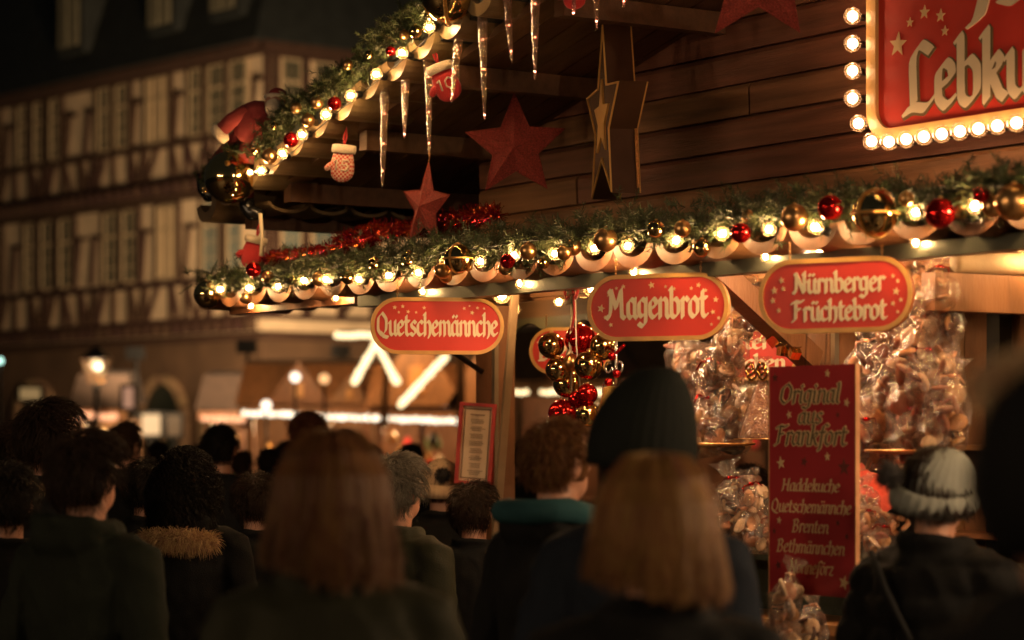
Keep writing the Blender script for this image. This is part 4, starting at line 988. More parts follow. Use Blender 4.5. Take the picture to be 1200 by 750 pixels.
A = [(812,418,27,[1,0,2],'pink biscuits, upper left of the bundle, just under the Magenbrot sign'),(845,412,25,[2,1],'pale biscuits beside the upper left bag of the left bundle'),
     (863,398,24,[1,2],'iced biscuits high on the right of the left bundle'),(812,458,28,[1,0],'brown and pink biscuits, middle left of the left bundle'),
     (843,453,27,[3,0],'dark biscuits in the middle of the left bundle'),(817,500,30,[1,2,0],'round pale biscuits, bottom left of the left bundle'),
     (853,498,30,[0,3],'chocolate pieces, bottom right of the left bundle'),(876,466,20,[2],'white pieces, lower right edge of the left bundle'),
     (883,378,20,[2,3],'mixed biscuits behind the wooden brace, top right'),(860,368,22,[1,0],'biscuits right of the Magenbrot sign end'),(872,345,20,[1,2],'biscuits at the very top of the left bundle'),
     (798,430,18,[1],'small pale bag at the left edge of the left bundle'),(848,430,22,[0,1],'brown biscuits behind the middle of the left bundle')]
for x,y,r,kd,l in A: bag_at(x,y,.5+R.uniform(-.06,.06),r,'clear bag of '+l,kd,'bags in the left hanging bundle')
B = [(1019,432,28,[3,1],'left edge just right of the panel top'),(1061,410,32,[2,1],'white-iced hearts, upper middle of the right bundle'),(1102,402,30,[1,3],'upper right of the right bundle'),
     (1114,438,28,[1,2],'right edge, second from the top of the right bundle'),(1029,477,32,[2,1],'white pieces, left middle of the right bundle'),(1073,480,34,[1,2,0],'largest, centre of the right bundle'),
     (1108,474,28,[0,1],'brown biscuits, right middle of the right bundle'),(1114,500,24,[0],'lowest at the right edge of the right bundle'),(1064,512,28,[3],'dark biscuits, bottom middle of the right bundle'),
     (1020,520,26,[3,0],'dark biscuits, bottom left of the right bundle'),(1088,362,28,[1,2],'right of the two-line oval sign'),(1072,335,22,[1,0],'near the top of the right bundle'),
     (1110,375,22,[3,1],'beside the end of the side beam'),(1042,405,26,[0,2],'under the right end of the two-line sign'),(1088,440,28,[0,3],'brown, behind the centre bag of the right bundle'),(1045,450,24,[0,1],'brown biscuits behind the left middle bag'),(1066,314,18,[1,0],'topmost of the right bundle under the eave'),(1100,338,22,[0,1],'top right of the right bundle above the side beam end'),(1046,372,24,[0,3],'behind the right end of the two-line sign'),(1092,500,24,[0,2],'low right of centre in the right bundle')]
for x,y,r,kd,l in B: bag_at(x,y,.35+R.uniform(-.07,.07),r,'clear bag, '+l,kd,'bags in the right hanging bundle')
C_ = [(868,590,26,[3,2],'stacked waffles, tied top standing highest on the counter'),(893,592,22,[2,1],'pale sweets touching the tall panel on the counter'),(853,598,18,[2],'white sweets at the left end of the counter heap'),
     (885,622,24,[1,2],'pretzel-like rolls in the front row of the counter heap'),(862,622,20,[0,1],'front left of the counter heap'),(903,628,18,[2,1],'front right of the counter heap beside the panel'),
     (846,576,16,[2,1],'back left of the counter heap')]
for x,y,r,kd,l in C_: bag_at(x,y,.42,r,'clear bag, '+l,kd,'bags heaped on the counter step',.4)
D_ = [(916,700,24,[2,1],'tall twist of pale sweets standing before the panel bottom',-.14),(918,738,22,[0,2],'lowest bag, left below the panel',-.1),(950,735,22,[3,2],'dark bag below the middle of the panel',-.02),(935,765,22,[0,2],'bag at the bottom edge below the panel',-.08),
      (1016,590,18,[2,1],'pale sweets just right of the panel',.4),(1014,622,20,[1,2],'white twist right of the panel above the dark jacket',.36),(1030,640,20,[2,0],'pretzels right of the panel, lowest',.36),(1052,560,18,[1,2],'sweets behind the grey knitted hat',.55)]
for x,y,r,kd,l,v_ in D_: bag_at(x,y,v_,r,'clear bag, '+l,kd,'bags around the tall panel',.3)
# wire rims and baskets carrying the bundles
for px,py,v_,rp,l in ((838,520,.5,52,'flat wire basket under the left hanging bundle'),(1068,528,.35,60,'flat wire basket under the right hanging bundle')):
    u, zz, Pw = at(px,py,v_); r_ = rp/FPX*Pw.y; t = thing('wire_basket', l, 'basket', Pw, TH)
    m = MB(); m.tube([(r_*math.cos(a),r_*.8*math.sin(a),0) for a in [2*PI*i/24 for i in range(25)]],.004,5,cap=False)
    for i in range(-3,4): m.tube([(r_*i/4,-r_*.75*math.sqrt(1-(i/4)**2),0),(r_*i/4,r_*.75*math.sqrt(1-(i/4)**2),0)],.002,4)
    obj('rim', m, GOLDM, t); m = MB(); m.tube([(0,0,0),(0,0,2.28-zz)],.005,6); obj('hanging_rod', m, STEEL, t)
    m = MB(); m.lathe([(r_*.3,-.012),(r_*.6,-.010),(r_*.9,-.004)],18); obj('tray', m, BR[1], t)
# cones of nuts
for px,py,rp,hp_,v_,l in ((893,500,26,62,.45,'cone of sugared nuts in wrap with a gold bow, left of the tall panel'),):
    u, zz, Pw = at(px,py+14,v_); r_ = rp/FPX*Pw.y; h_ = hp_/FPX*Pw.y*1.15; t = thing('nut_cone', l, 'sweet cone', Pw, TH)
    m = MB(); m.lathe([(r_,0),(r_*.95,h_*.1),(r_*.55,h_*.55),(r_*.15,h_*.95),(.003,h_)],20); m.v = [tuple(c*(1+R.uniform(-.05,.05)) for c in p) for p in m.v]; obj('cone', m, mat('nut_crust',(.33,.14,.06),.35,var=.5,vscale=60,bump=1,bscale=130), t)
    m = MB(); m.lathe([(r_*1.25,-.003),(r_*1.3,0),(r_*.3,.003)],20); obj('plate', m, GOLDM, t)
    m = MB(); pr = [(r_*1.05,.002),(r_*1.02,h_*.2),(r_*.6,h_*.62),(r_*.2,h_),(r_*.1,h_*1.08),(r_*.45,h_*1.35)]
    m.loft([[((q*(1+R.uniform(-.12,.12)))*math.cos(2*PI*k/14),(q*(1+R.uniform(-.12,.12)))*math.sin(2*PI*k/14),z_) for k in range(14)] for q,z_ in pr],False,cap=False); obj('wrapper', m, CELLO, t)
    m = MB()
    for s in (-1,1):
        for a0 in (0,.8): m.tube([(0,-.01,h_*1.06)]+[(s*(.03+.022*math.cos(a)),-.02-.01*a0,h_*1.06+.02*a0+.02*math.sin(a)) for a in [PI+i*.7 for i in range(10)]],.006,5)
    obj('bow', m, GOLD, t)
# boxes of gold wrapped pieces above the panel
for i,(px,py) in enumerate(((905,400),(918,412),(931,414))):
    u,zz,Pw = at(px,py,.5); m = MB(); m.box((0,0,0),(.035,.03,.03)); m.box((0,0,0),(.037,.006,.032)); m.box((0,0,0),(.006,.032,.0325)); m.tube([(0,0,.016),(.015,0,.03),(0,0,.016),(-.015,0,.03),(0,0,.016)],.003,4); o = obj('gift_box', m, GOLD, None, Pw, (R.random(),R.random(),R.random())); tag(o, '%s tiny gold gift box from the left above the tall panel'%ORD[i],'gift box','tiny gold boxes')
# red cloth and bowl right of panel
m = MB(); u0,zc,Pw = at(1040,575,.6); n_ = 12
for i in range(n_+1):
    for j in range(n_+1): m.v.append(((i/n_-.5)*.5, (j/n_-.5)*.3, .045*noise.noise(Vector((i*.5,j*.5,3)))-.12*abs(j/n_-.5)*2+.06))
m.f = [(i*(n_+1)+j,(i+1)*(n_+1)+j,(i+1)*(n_+1)+j+1,i*(n_+1)+j+1) for i in range(n_) for j in range(n_)]; m.sm = [True]*len(m.f)
o = obj('cloth', m, mat('orange_red_cloth',(.7,.07,.03),.8,var=.2,bump=.3,bscale=60), None, Pw, (0,0,TH)); tag(o,'bright orange-red cloth spread on the counter right of the tall panel','cloth')
for i in range(5):
    u,zz,Pw = at(1012+i*11,606+3*i,.42); m = MB(); m.tube([(.035*math.sin(a*1.0)*(1 if a<3.2 else .7),.012*math.sin(3*a),.028*math.cos(a)) for a in [j*.55 for j in range(12)]],.009,7); o = obj('pretzel', m, BR[1], None, Pw, (R.uniform(-.5,.5),R.uniform(-.5,.5),R.random()*3)); tag(o,'%s small pretzel from the left, in the row right of the tall panel'%ORD[i],'pretzel','pretzels on the counter')
#PEOPLE
# ================================================================== ADDED TO LIGHT THE SIGNS AND CROWD (out of frame: stall at left, lantern behind right)
op = thing('market_stall', 'unseen stall added across the lane to light the signs', 'market stall', F(3.4,-9.5,0), TH)
m = MB(); m.box((0,0,2.75),(5.5,.1,.3)); m.box((0,-.6,.5),(5.2,.6,1.0)); obj('front', m, WOODO, op)
m = MB(); m.loft([[(-2.8,.3,2.9),(2.8,.3,2.9),(2.8,-2.4,2.9),(-2.8,-2.4,2.9)],[(-2.6,-.2,3.6),(2.6,-.2,3.6),(2.6,-1.9,3.6),(-2.6,-1.9,3.6)]],False); obj('roof', m, SLATE, op)
for x in (-2.6,2.6):
    m = MB(); m.box((x,-.1,1.4),(.12,.12,2.8)); obj('post', m, WOODB, op)
for i in range(26): obj('bulb', FBM, FARW, op, (-2.6+.21*i,.12,2.62), None, 1.0)
for x in (-1.6,0,1.6): lamp('stall_fill', (x,.35,3.1), 125, (1,.66,.38), .12, op)  # lights of the added stall, aimed to reach the signs
nb = thing('street_lamp', 'unseen lantern added behind and right of the camera to light the crowd', 'street lamp', (3.4,-2.2,0))
m = MB(); m.lathe([(.08,0),(.04,.3),(.035,3.2),(.06,3.3),(.01,3.35)],10); obj('post', m, BLACK, nb)
m = MB(); m.lathe([(.2,3.65),(.03,3.8)],4); obj('lantern_cap', m, BLACK, nb)
lamp('lamp_light', (0,0,3.5), 420, (1,.68,.4), .12, nb)  # light of the added lantern, for signs and backs of heads

# ================================================================== PEOPLE
def remesh(mb, name, vox, disp=None, it=4):
    me = mb.mesh('tmp'); o = bpy.data.objects.new('tmp', me); COL.objects.link(o)
    r = o.modifiers.new('r','REMESH'); r.mode = 'VOXEL'; r.voxel_size = vox; r.use_smooth_shade = True
    s = o.modifiers.new('s','SMOOTH'); s.factor = .5; s.iterations = it
    dg = bpy.context.evaluated_depsgraph_get(); out = bpy.data.meshes.new_from_object(o.evaluated_get(dg)); out.name = name
    bpy.data.objects.remove(o)
    if disp:
        for v in out.vertices: v.co += v.normal*disp(v.co)
    out.update(); return out
def ering(cx, cy, z, rx, ry, n=20): return [(cx+rx*math.cos(2*PI*k/n), cy+ry*math.sin(2*PI*k/n), z) for k in range(n)]
def hand(mb, w, d, s, up):
    """palm, four bent fingers, thumb; w wrist, d pointing direction, up = back-of-hand normal"""
    d = Vector(d).normalized(); up = Vector(up); side = d.cross(up).normalized(); up = side.cross(d); w = Vector(w)
    c = w+d*.045; R3 = Matrix((side,d,up)).transposed().to_4x4(); R3.translation = c
    mb.ball((0,0,0),(.042,.05,.016),14,10,R3)
    for i,(off,L) in enumerate(((-.03,.066),(-.01,.076),(.011,.072),(.03,.056))):
        b = w+d*.085+side*off; k = b+d*L*.45-up*.004; e = k+d*L*.3-up*.02; f = e+d*L*.1-up*.024
        mb.tube([b-d*.02,b,k,e,f],[.0095,.0095,.0088,.008,.0065],8)
    b = w+d*.03+side*.036*s; mb.tube([b-side*.02*s,b,b+side*.022*s+d*.025-up*.008,b+side*.026*s+d*.052-up*.018],[.012,.0115,.0105,.008],8)
ARM = [((.19,0,1.415),(.255,-.03,1.15),(.20,.15,.99)), ((-.19,0,1.415),(-.255,-.03,1.15),(-.20,.15,.99))]
ARM_UP = [ARM[0], ((-.19,0,1.415),(-.29,.05,1.2),(-.155,.24,1.45))]
def body_mesh(arms, name):
    m = MB()
    m.loft([ering(0,0,.82,.13,.10),ering(0,0,.9,.165,.115),ering(0,0,1.05,.135,.1),ering(0,0,1.2,.155,.11),ering(0,-.005,1.34,.175,.115),ering(0,-.01,1.42,.165,.09),ering(0,-.012,1.47,.09,.07)])
    m.tube([(0,-.015,1.42),(0,-.01,1.5),(0,.0,1.57)],[.066,.057,.058],16)
    m.ball((0,.0,1.655),(.077,.097,.1),22,18); m.ball((0,.035,1.595),(.056,.062,.062),18,14)       # cranium, jaw
    m.tube([(0,.09,1.66),(0,.115,1.625)],[.008,.014],8); m.ball((0,.095,1.583),(.02,.008,.006),8,6)     # nose, lips
    for s in (-1,1):
        m.ball((s*.03,.086,1.655),(.013,.01,.009),8,6); m.ball((s*.03,.09,1.675),(.02,.006,.004),8,6)
        m.lathe([(.004,-.03),(.016,-.024),(.02,0),(.024,.02),(.014,.034),(.004,.036)],12,M=Matrix.Translation((s*.083,-.005,1.637))@Matrix.Rotation(s*.35,4,'Z')@Matrix.Scale(.45,4,(1,0,0)))
    for (a,b,c), s in zip(arms,(1,-1)):
        m.tube([Vector(a)-Vector((s*.05,0,.0)),a,Vector(a).lerp(Vector(b),.5),b,Vector(b).lerp(Vector(c),.4),c],[.05,.052,.046,.04,.038,.026],14)
        dd = Vector(c)-Vector(b); hand(m, c, dd, -s, Vector((s*.8,.1,.6)) if dd.z < 0 else Vector((s*.3,-1,.2)))
    for s in (-1,1):
        m.tube([(s*.085,0,.9),(s*.095,.01,.7),(s*.1,.01,.48),(s*.1,-.01,.3),(s*.1,-.02,.08)],[.088,.075,.055,.052,.036],14)
        m.loft([ering(s*.1,.03,.0,.042,.11),ering(s*.1,.02,.05,.04,.1),ering(s*.1,-.01,.1,.034,.045)])
    return remesh(m, name, .0085, None, 3)
BODY = body_mesh(ARM,'body'); BODY.materials.append(SKIN)
BODYU = body_mesh(ARM_UP,'body'); BODYU.materials.append(SKIN)
def jacket_mesh(style, arms, name='jacket'):
    m = MB(); g_ = .03 if style == 'puffer' else .018; hem = .62 if style == 'coat' else .84
    m.loft([ering(0,0,hem,.20+g_,.15+g_),ering(0,0,.95,.175+g_,.13+g_),ering(0,0,1.08,.16+g_,.12+g_),ering(0,0,1.25,.175+g_,.13+g_),ering(0,-.005,1.36,.19+g_,.13+g_),
            ering(0,-.01,1.43,.172+g_,.105+g_*.7),ering(0,-.01,1.475,.115+g_*.5,.083+g_*.5),ering(0,-.008,1.50,.083,.078)])
    for (a,b,c), s in zip(arms,(1,-1)):
        a,b,c = Vector(a),Vector(b),Vector(c)
        m.tube([a-Vector((s*.07,0,.005)),a-Vector((0,0,.012)),a.lerp(b,.5),b,b.lerp(c,.4),c.lerp(b,.08)],[.07+g_*.5,.068+g_*.6,.06+g_*.6,.056+g_*.6,.05+g_*.5,.04+g_*.3],14)
    if style != 'plain':
        m.tube([(.09*math.cos(a),-.005+.088*math.sin(a),1.50+.012*math.sin(a)*-1) for a in [2*PI*i/20 for i in range(21)]],.022 if style == 'coat' else .03,8,cap=False)
    if style == 'hooded':
        m.ball((0,-.10,1.475),(.125,.062,.07),16,12); m.tube([(-.12,-.02,1.5),(-.11,-.1,1.515),(0,-.15,1.52),(.11,-.1,1.515),(.12,-.02,1.5)],.026,8)
    def d(co):
        f = noise.noise(Vector((co.x*6,co.y*6,co.z*5)))*.014+(1-abs(noise.noise(Vector((co.x*9+co.z*4,co.y*9,co.z*7+5)))*2))*.012-.006+noise.noise(co*25)*.003
        if style == 'puffer' and co.z < 1.46: f += .014*abs(math.sin(co.z*PI/.085+.6*noise.noise(co*5)))-.006
        return f
    return remesh(m, name, .012, d, 3)
JK = {}
def jk(style, up=False):
    k = (style, up)
    if k not in JK: JK[k] = jacket_mesh(style, ARM_UP if up else ARM)
    return JK[k]
m = MB()
for s in (-1,1): m.tube([(s*.085,0,.9),(s*.095,.01,.7),(s*.1,.01,.48),(s*.1,-.01,.3),(s*.1,-.02,.06)],[.1,.09,.075,.07,.065],14)
m.loft([ering(0,0,.84,.17,.13),ering(0,0,.92,.178,.13),ering(0,0,1.0,.165,.125)]); TRS = remesh(m,'trousers',.014,lambda c: .006*noise.noise(c*14))
m = MB()
for s in (-1,1): m.loft([ering(s*.1,.03,.0,.052,.14),ering(s*.1,.03,.03,.053,.14),ering(s*.1,.015,.07,.05,.11),ering(s*.1,-.01,.13,.05,.06)])
SHOE = m.mesh('shoes')
JEAN = mat('dark_trousers',(.02,.022,.028),.85,var=.2,bump=.3,bscale=150)
SHOEM = mat('shoe_leather',(.02,.015,.012),.5,var=.2,bump=.1)
def cloth(n, c, r=.8, **k): return mat(n, c, r, spec=.12, var=.2, vscale=6, bump=.35, bscale=220, **k)
def strand(mb, pts, w):
    n = len(pts)
    for i in range(n-1):
        a, b = pts[i], pts[i+1]; d = (b-a).normalized(); s1 = d.orthogonal().normalized(); s2 = d.cross(s1)
        wa = w*(1-.75*i/(n-1)); wb = w*(1-.75*(i+1)/(n-1))
        tri = [(math.cos(q),math.sin(q)) for q in (0,2.09,4.19)]
        mb.add([a+(s1*x+s2*y)*wa for x,y in tri]+[b+(s1*x+s2*y)*wb for x,y in tri],[(0,1,4,3),(1,2,5,4),(2,0,3,5)],True)
HCEN = Vector((0,.0,1.655))
def scalp(az, el, grow=.0):
    """az 0 = back, el from -.5 (nape) to pi/2 (crown)"""
    r = Vector((.083+grow,.102+grow,.107+grow)); d = Vector((math.sin(az)*math.cos(el), -math.cos(az)*math.cos(el), math.sin(el)))
    return HCEN+Vector((d.x*r.x,d.y*r.y,d.z*r.z)), d
def hair(par, style, material, seed, n=1500, length=.3, vol=.012):
    rr = random.Random(seed); mb = MB(); cap = MB()
    def ok(az, el):   # hairline: nothing over the face
        return not (abs(az) > 1.75 and el < .75) and not (abs(az) > 1.25 and el < -.05)
    # under-layer closed shell so that no scalp shows
    rings = []
    for i in range(13):
        el = -.62+(PI/2+.6)*i/12; ring_ = []
        for k in range(28):
            az = -PI+2*PI*k/28; p, d = scalp(az, el, vol*.6+.004*noise.noise(Vector((az*2,el*3,seed))))
            if not ok(az, el): p = HCEN+(p-HCEN)*.86
            ring_.append(tuple(p))
        rings.append(ring_)
    cap.loft(rings)
    if style in ('long','curly'):
        # one continuous fall of hair from the crown down behind the shoulders
        M_, W_ = 26, 1.85; rows = []
        for i in range(16):
            out_, in_ = [], []
            for k in range(M_+1):
                az = -W_+2*W_*k/M_; f = noise.noise(Vector((az*3,i*.12,seed)))*.008+noise.noise(Vector((az*9,i*.1,seed+7)))*.004
                if i < 6: p, d = scalp(az, 1.5-1.5*i/5.5, vol+f)
                else:
                    t = (i-5)/10; lk = noise.noise(Vector((az*5,seed,0)))*.012*t; p, d = scalp(az, .06, vol+f+lk+.012*t)
                    p = p+Vector((0,0,-.78*length*t*(1-.10*abs(az)+.15*math.sin(az)+.25*noise.noise(Vector((az*6,seed,3))))))
                out_.append(tuple(p)); q = HCEN.xy; in_.append((p.x*.72, p.y*.72, p.z-.008))
            rows.append(out_+in_[::-1])
        cap.loft(rows)
    for _ in range(n):
        az = rr.uniform(-PI,PI); el = math.asin(rr.uniform(-.5,1))
        if not ok(az, el): continue
        p, d = scalp(az, el, vol*.5); tan = Vector((0,0,-1))-d*(-d.z)
        whorl = (p-Vector((0,-.05,1.76))); whorl -= d*whorl.dot(d)
        flow = whorl.normalized() if whorl.length > .01 else Vector((rr.gauss(0,1),rr.gauss(0,1),0)).normalized()
        if style == 'short':
            l = rr.uniform(.022,.045); f = (flow+Vector((rr.gauss(0,.25),rr.gauss(0,.25),rr.gauss(0,.2)))).normalized()
            strand(mb, [p,p+f*l*.5+d*l*.28,p+f*l+d*l*.25], .0016)
        elif style == 'wavy':
            l = rr.uniform(.05,.085); ph = noise.noise(p*16)*5; sd = d.cross(flow).normalized(); pts = []
            for i in range(6):
                t = i/5; pts.append(p+flow*l*t+d*(.014*math.sin(t*2.5)+vol*.6)+sd*.010*math.sin(t*5+ph))
            strand(mb, pts, .0018)
        elif style == 'curly':
            l = rr.uniform(.05,length*.9) if abs(az) < 1.7 else .06; sd = d.cross(Vector((0,0,1))).normalized(); ph = rr.uniform(0,6); pts = []
            for i in range(9):
                t = i/8; o_ = p+d*(vol+.012*math.sin(t*3)); o_ = o_+Vector((d.x*.03*t,d.y*.03*t,-l*t*(1.0 if el < .8 else .6)))
                pts.append(o_+(sd*math.cos(ph+t*16)+d*math.sin(ph+t*16))*.009)
            strand(mb, pts, .002)
        elif style == 'long':
            az0 = rr.uniform(-1.75,1.75); z0 = 1.75+rr.uniform(-.02,.02); pts = []; fly = rr.random() < .06
            wob = noise.noise(Vector((az0*4,seed,0)))*.02; ex = rr.uniform(-.006,.01)
            for i in range(5):
                el_ = 1.45-1.45*i/4; q, dd = scalp(az0, el_, vol+ex+(.012*math.sin(i*1.3) if fly else 0)); pts.append(q)
            lf = length*rr.uniform(.7,1.0)*(1+.22*noise.noise(Vector((az0*6,seed,3)))+.15*math.sin(az0)); wob += rr.gauss(0,.006)
            fl = .014
            for i in range(1,6):
                t = i/5; pts.append(pts[4]+Vector((math.sin(az0)*fl*t+wob*t, -math.cos(az0)*fl*t, -lf*t*(1-.10*abs(az0)))))
            strand(mb, pts, .0019)
    if style in ('short','wavy'):
        for _ in range(160):
            az = rr.uniform(-1.2,1.2); p, d = scalp(az, -.6, .0); strand(mb, [p+Vector((0,0,.03)),p+Vector((0,.004,0)),p+Vector((0,.01,-.03))], .0015)
    h = obj('hair', cap, HCAP[material.name], par)
    s = obj('hair_strands', mb, material, h, kind='stuff'); return h
HCAP = {}
def hairm(n, c, c2=None):
    HCAP[n] = mat(n+'_base', tuple(x*.8 for x in c), .6, var=.45, vscale=30, bump=.4, bscale=140, stretch=(1,1,.12), spec=.15)
    m = mat(n, c, .48, var=.35, vscale=14, bump=.25, bscale=120, stretch=(1,1,.15), island=.3, spec=.14); return m
H = dict(black=hairm('hair_black',(.012,.009,.007)), brown=hairm('hair_brown',(.055,.028,.014)), light=hairm('hair_light_brown',(.13,.055,.02)), blond=hairm('hair_blond',(.26,.125,.045)),
         grey=hairm('hair_grey',(.2,.17,.13)), red=hairm('hair_reddish',(.14,.05,.025)), dark=hairm('hair_dark_brown',(.025,.014,.009)))
def knit(par, material, pom=None, tall=0.0, lean=0.0, tilt=0.0, ribs=30, folded=True, low=1.60, vol=.012, pomc=(0,-.02)):
    m = MB(); rings = []; n = 90
    for i in range(15):
        t = i/14; el = -.22+(PI/2+.2)*t; ring_ = []
        for k in range(n):
            a = 2*PI*k/n; rib = .0024*math.cos(a*ribs); g_ = vol+.006+rib*(1-t*.7)
            ex = tall*min(1,t*1.3)**1.2
            ring_.append(((.083+g_)*math.cos(el)*math.cos(a)*(1+.5*ex)+lean*t*t, (.102+g_)*math.cos(el)*math.sin(a)*(1+.5*ex)-ex*.25, HCEN.z+(.11+g_)*math.sin(el)+ex))
        rings.append(ring_)
    m.loft(rings); o = obj('knitted_hat', m, material, par)
    if folded:
        m = MB(); rings = []
        for q,(dz,g_) in enumerate(((-.045,.008),(-.05,.02),(-.02,.026),(.01,.024),(.016,.012))):
            rings.append([((.083+vol+g_+.0025*math.cos(2*PI*k/n*ribs))*math.cos(2*PI*k/n),(.102+vol+g_+.0025*math.cos(2*PI*k/n*ribs))*math.sin(2*PI*k/n),HCEN.z+dz+.02*math.sin(2*PI*k/n)) for k in range(n)])
        m.loft(rings); obj('brim', m, material, o)
    if pom:
        m = MB(); c = Vector((pomc[0],pomc[1],HCEN.z+.135+tall)) if len(pomc) == 2 else Vector(pomc); m.ball(c,.03,12,8)
        for _ in range(700):
            d = Vector((R.gauss(0,1),R.gauss(0,1),R.gauss(0,1))).normalized(); strand(m,[c+d*.02,c+d*R.uniform(.036,.05)+Vector((0,0,-.003))],.0016)
        obj('pompom', m, pom, o)
    if tilt: o.matrix_basis = Matrix.Translation(HCEN)@Matrix.Rotation(tilt,4,'Y')@Matrix.Translation(-HCEN)
def furtrim(par, material, path, rad, n=2600, jacket=None):
    m = MB(); m.tube(path, rad*.5, 8); 
    for _ in range(n):
        t = R.random()*(len(path)-1); i = min(int(t),len(path)-2); c = Vector(path[i]).lerp(Vector(path[i+1]),t-i)
        d = Vector((R.gauss(0,1),R.gauss(0,1)-.2,R.gauss(0,.9)-.15)).normalized(); c = c+d*rad*.4; l = rad*R.uniform(.6,1.3)
        strand(m,[c,c+d*l*.6,c+d*l+Vector((0,0,-.3*l))],.0015)
    obj('fur_trim', m, material, par)
def person(px, top, Y, yaw, label, jstyle, jmat, hs_, up=False, dh=.0, extra=None, hat=None):
    X = (px-600)/FPX*Y; h = CAMZ+(HOR-top)/FPX*Y-dh; s = h/1.775
    t = thing('person', label, 'person', (X,Y,0), yaw, scale=(s*1.0,s*1.0,s))
    obj('body', BODYU if up else BODY, SKIN, t); j = obj('jacket', jk(jstyle, up), jmat, t)
    obj('trousers', TRS, JEAN, t); obj('shoes', SHOE, SHOEM, t)
    if hs_: hair(t, hs_[0], H[hs_[1]], int(px), **(hs_[2] if len(hs_) > 2 else {}))
    if hat: hat(t)
    if extra: extra(t)
    return t
BLK = cloth('cloth_black',(.008,.008,.008)); DKG = cloth('cloth_dark_green',(.012,.015,.010)); OLV = cloth('cloth_olive',(.022,.022,.012),.6); CHAR = cloth('cloth_charcoal',(.012,.012,.012))
TEAL = cloth('cloth_teal',(.025,.075,.085)); NAVY = cloth('cloth_navy',(.012,.016,.024)); BRN = cloth('cloth_brown',(.06,.035,.02)); CRM = cloth('knit_cream',(.6,.42,.26)); GRY = cloth('knit_grey',(.24,.25,.22))
HATB = cloth('knit_black',(.012,.014,.012)); FURT = mat('fake_fur',(.42,.26,.13),.8,var=.3,bump=0,island=.4); FURD = mat('dark_pom',(.035,.03,.028),.9,var=.2,bump=0,island=.4)
FURB = mat('beige_fur',(.5,.34,.2),.85,var=.3,bump=0,island=.4)
person(22,498,8.9,.3,'person in black with dark hair at the far left edge of the crowd','coat',BLK,('wavy','dark'))
person(60,470,8.2,-.75,'tall person with wavy dark hair looking right, dark coat, second from the left','coat',CHAR,('wavy','dark',{'n':2600,'vol':.01}),
       extra=lambda t: furtrim(t, FURT, [(.09*math.cos(a),-.01+.1*math.sin(a),1.475-.01*math.sin(a)) for a in [PI+.2+i*.27 for i in range(11)]], .02, 900))
person(102,508,6.6,-.55,'person with short dark hair in a dark green jacket, near the left','hooded',DKG,('wavy','dark',{'n':2200,'vol':.012}))
person(147,494,12.5,-.5,'short-haired person in a black coat right behind the green jacket','coat',BLK,('short','brown'))
HB = [(.13*math.sin(a)*1.05,-.02-.14*math.cos(a),1.44+.02*math.cos(a)) for a in [-1.3+.2*i for i in range(14)]]
person(217,531,8.6,-.15,'person with long curly black hair and a fluffy tan fur hood trim','hooded',BLK,('curly','black',{'n':2600,'length':.22,'vol':.026}), extra=lambda t: furtrim(t, FURT, [(x,y-.03,z-.015) for x,y,z in HB], .042, 3800))
person(258,497,12.0,-.15,'person with cropped black hair in a dark coat, under the orange bulbs','coat',CHAR,('short','black'))
person(361,481,12.6,.1,'tall person with thin reddish-brown hair, behind the long-haired blond','coat',BLK,('short','red'))
person(388,519,4.6,.05,'large blurred long-haired blond person in an olive jacket, in the foreground','coat',OLV,('long','light',{'n':4200,'length':.175,'vol':.034}))
person(466,535,8.0,-.75,'person with wavy grey hair and a dark olive jacket beside the menu post','coat',OLV,('wavy','grey',{'n':2600,'vol':.014}))
person(517,531,10.4,.1,'person in a cream knitted hat with a dark bobble left of the post','coat',BLK,('short','brown'), dh=.03, hat=lambda t: knit(t, CRM, FURD, pomc=(0,-.115,HCEN.z+.045)))
person(654,490,6.5,-.85,'young person with short light brown hair and a teal hood in front of the counter','hooded',CHAR,('short','light',{'n':2600,'vol':.016}),
       extra=lambda t: obj('hood_lining', MB().tube([(-.12,.02,1.50),(-.12,-.08,1.52),(-.06,-.155,1.515),(.06,-.155,1.515),(.13,-.08,1.52),(.125,.02,1.5),(.07,.1,1.46)],[.02,.03,.034,.036,.036,.032,.02],12), TEAL, t))
person(752,440,5.5,-.35,'tall person in a slouchy black knitted hat in front of the counter','coat',NAVY,('short','black'), dh=.06, hat=lambda t: knit(t, HATB, None, tall=.05, lean=.05, tilt=.08, folded=False, vol=.038))
person(768,549,4.25,.1,'blurred foreground person with long blond hair and dark lower layers','coat',BLK,('long','blond',{'n':4200,'length':.14,'vol':.036}))
person(1097,516,6.3,-.75,'person in a grey ribbed knitted hat with a bobble and a black quilted jacket','puffer',BLK,('long','dark',{'n':900,'length':.1}), dh=.02, hat=lambda t: knit(t, GRY, FURD, ribs=26, tilt=.3, lean=.02, pomc=(-.06,-.16,HCEN.z+.03)))
for t in [o for o in bpy.data.objects if o.get('label','').startswith('person in a grey ribbed')]:
    obj('bag_strap', MB().tube([(-.12,-.15,1.48),(-.05,-.185,1.38),(.06,-.19,1.2),(.17,-.17,1.0)],[.011,.011,.011,.011],6), CHAR, t)
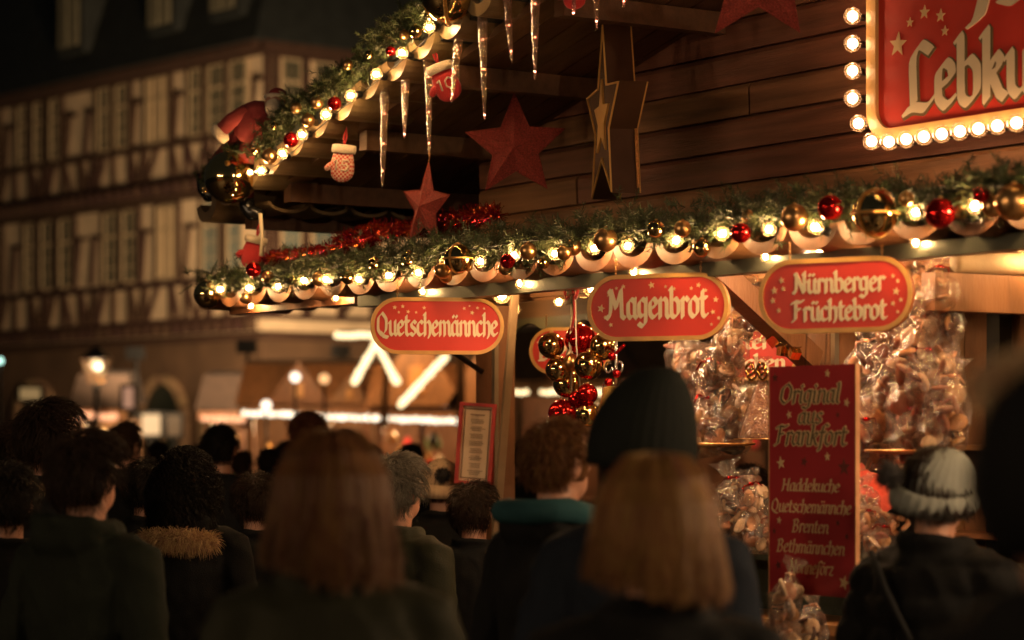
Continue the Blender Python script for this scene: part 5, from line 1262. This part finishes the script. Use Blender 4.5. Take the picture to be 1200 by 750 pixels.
def hood_up(t):
    m = MB(); rings = []
    for i in range(12):
        el = -.75+(PI/2+.7)*i/11; ring_ = []
        for k in range(30):
            az = -PI+2*PI*k/30; p, d = scalp(az, el, .035+.008*noise.noise(Vector((az*2,el*2,3))))
            if abs(az) > 2.2 and el < .7: p = HCEN+(p-HCEN)*.6
            ring_.append(tuple(p))
        rings.append(ring_)
    m.loft(rings); obj('hood', m, BLK, t)
    furtrim(t, FURB, [(-.135*math.sin(a),.05,1.655+.14*math.cos(a)) for a in [-.5+.25*i for i in range(6)]], .022, 1500)
person(1258,388,2.75,.45,'very near dark hooded person with beige fur edge cut off by the right side','puffer',BLK,('short','black'), dh=.05, extra=hood_up)
person(878,543,10.3,2.9,'stall keeper behind the counter between the hanging bundles, facing us','coat',BRN,('short','dark'))
for px,top,Y,yaw,l,hr,jm in ((300,556,9.3,.2,'person with dark hair and black coat behind the left shoulder of the long-haired blond','dark',BLK),(556,566,9.2,-.4,'short person in black just below the framed menu','dark',BLK),(172,540,9.6,.1,'person with black hair between the green jacket and the curly hair','black',BLK),(8,545,7.4,.2,'person with dark hair at the extreme left edge, nearest of those there','black',BLK),(436,560,9.0,-.2,'person in black between the blond and the grey-haired one','dark',BLK),(316,524,15,.2,'dim person left of the blond hair, far back','dark',BLK),(335,516,18,-.2,'dim person with black hair between cropped and reddish heads, far back','black',BLK),
    (405,504,16,.1,'far person with light hair right of the reddish head','light',BRN),(482,518,15,-.3,'far person in black behind the grey-haired one','black',BLK),(437,522,20,.4,'far person in front of the bright far stall','red',CHAR),
    (186,516,19,.2,'far dim person between the short-haired one and the curly one','dark',CHAR),(285,527,17,-.4,'far dim person just right of the cropped head','brown',BLK),(548,520,17,.3,'far person hidden behind the menu post','dark',BLK),
    (612,515,15,.5,'far person seen right of the post','brown',CHAR),(770,520,16,-.3,'far person beyond the stall, seen under the left bundle','black',BLK),(120,522,22,.1,'small far person below the street lamp','brown',BRN),(232,520,24,.3,'small far person near the arched door','black',BLK)):
    person(px,top,Y,yaw,l,'coat',jm,('wavy' if Y < 10 else 'short',hr,{'n':1500 if Y < 10 else 500}))
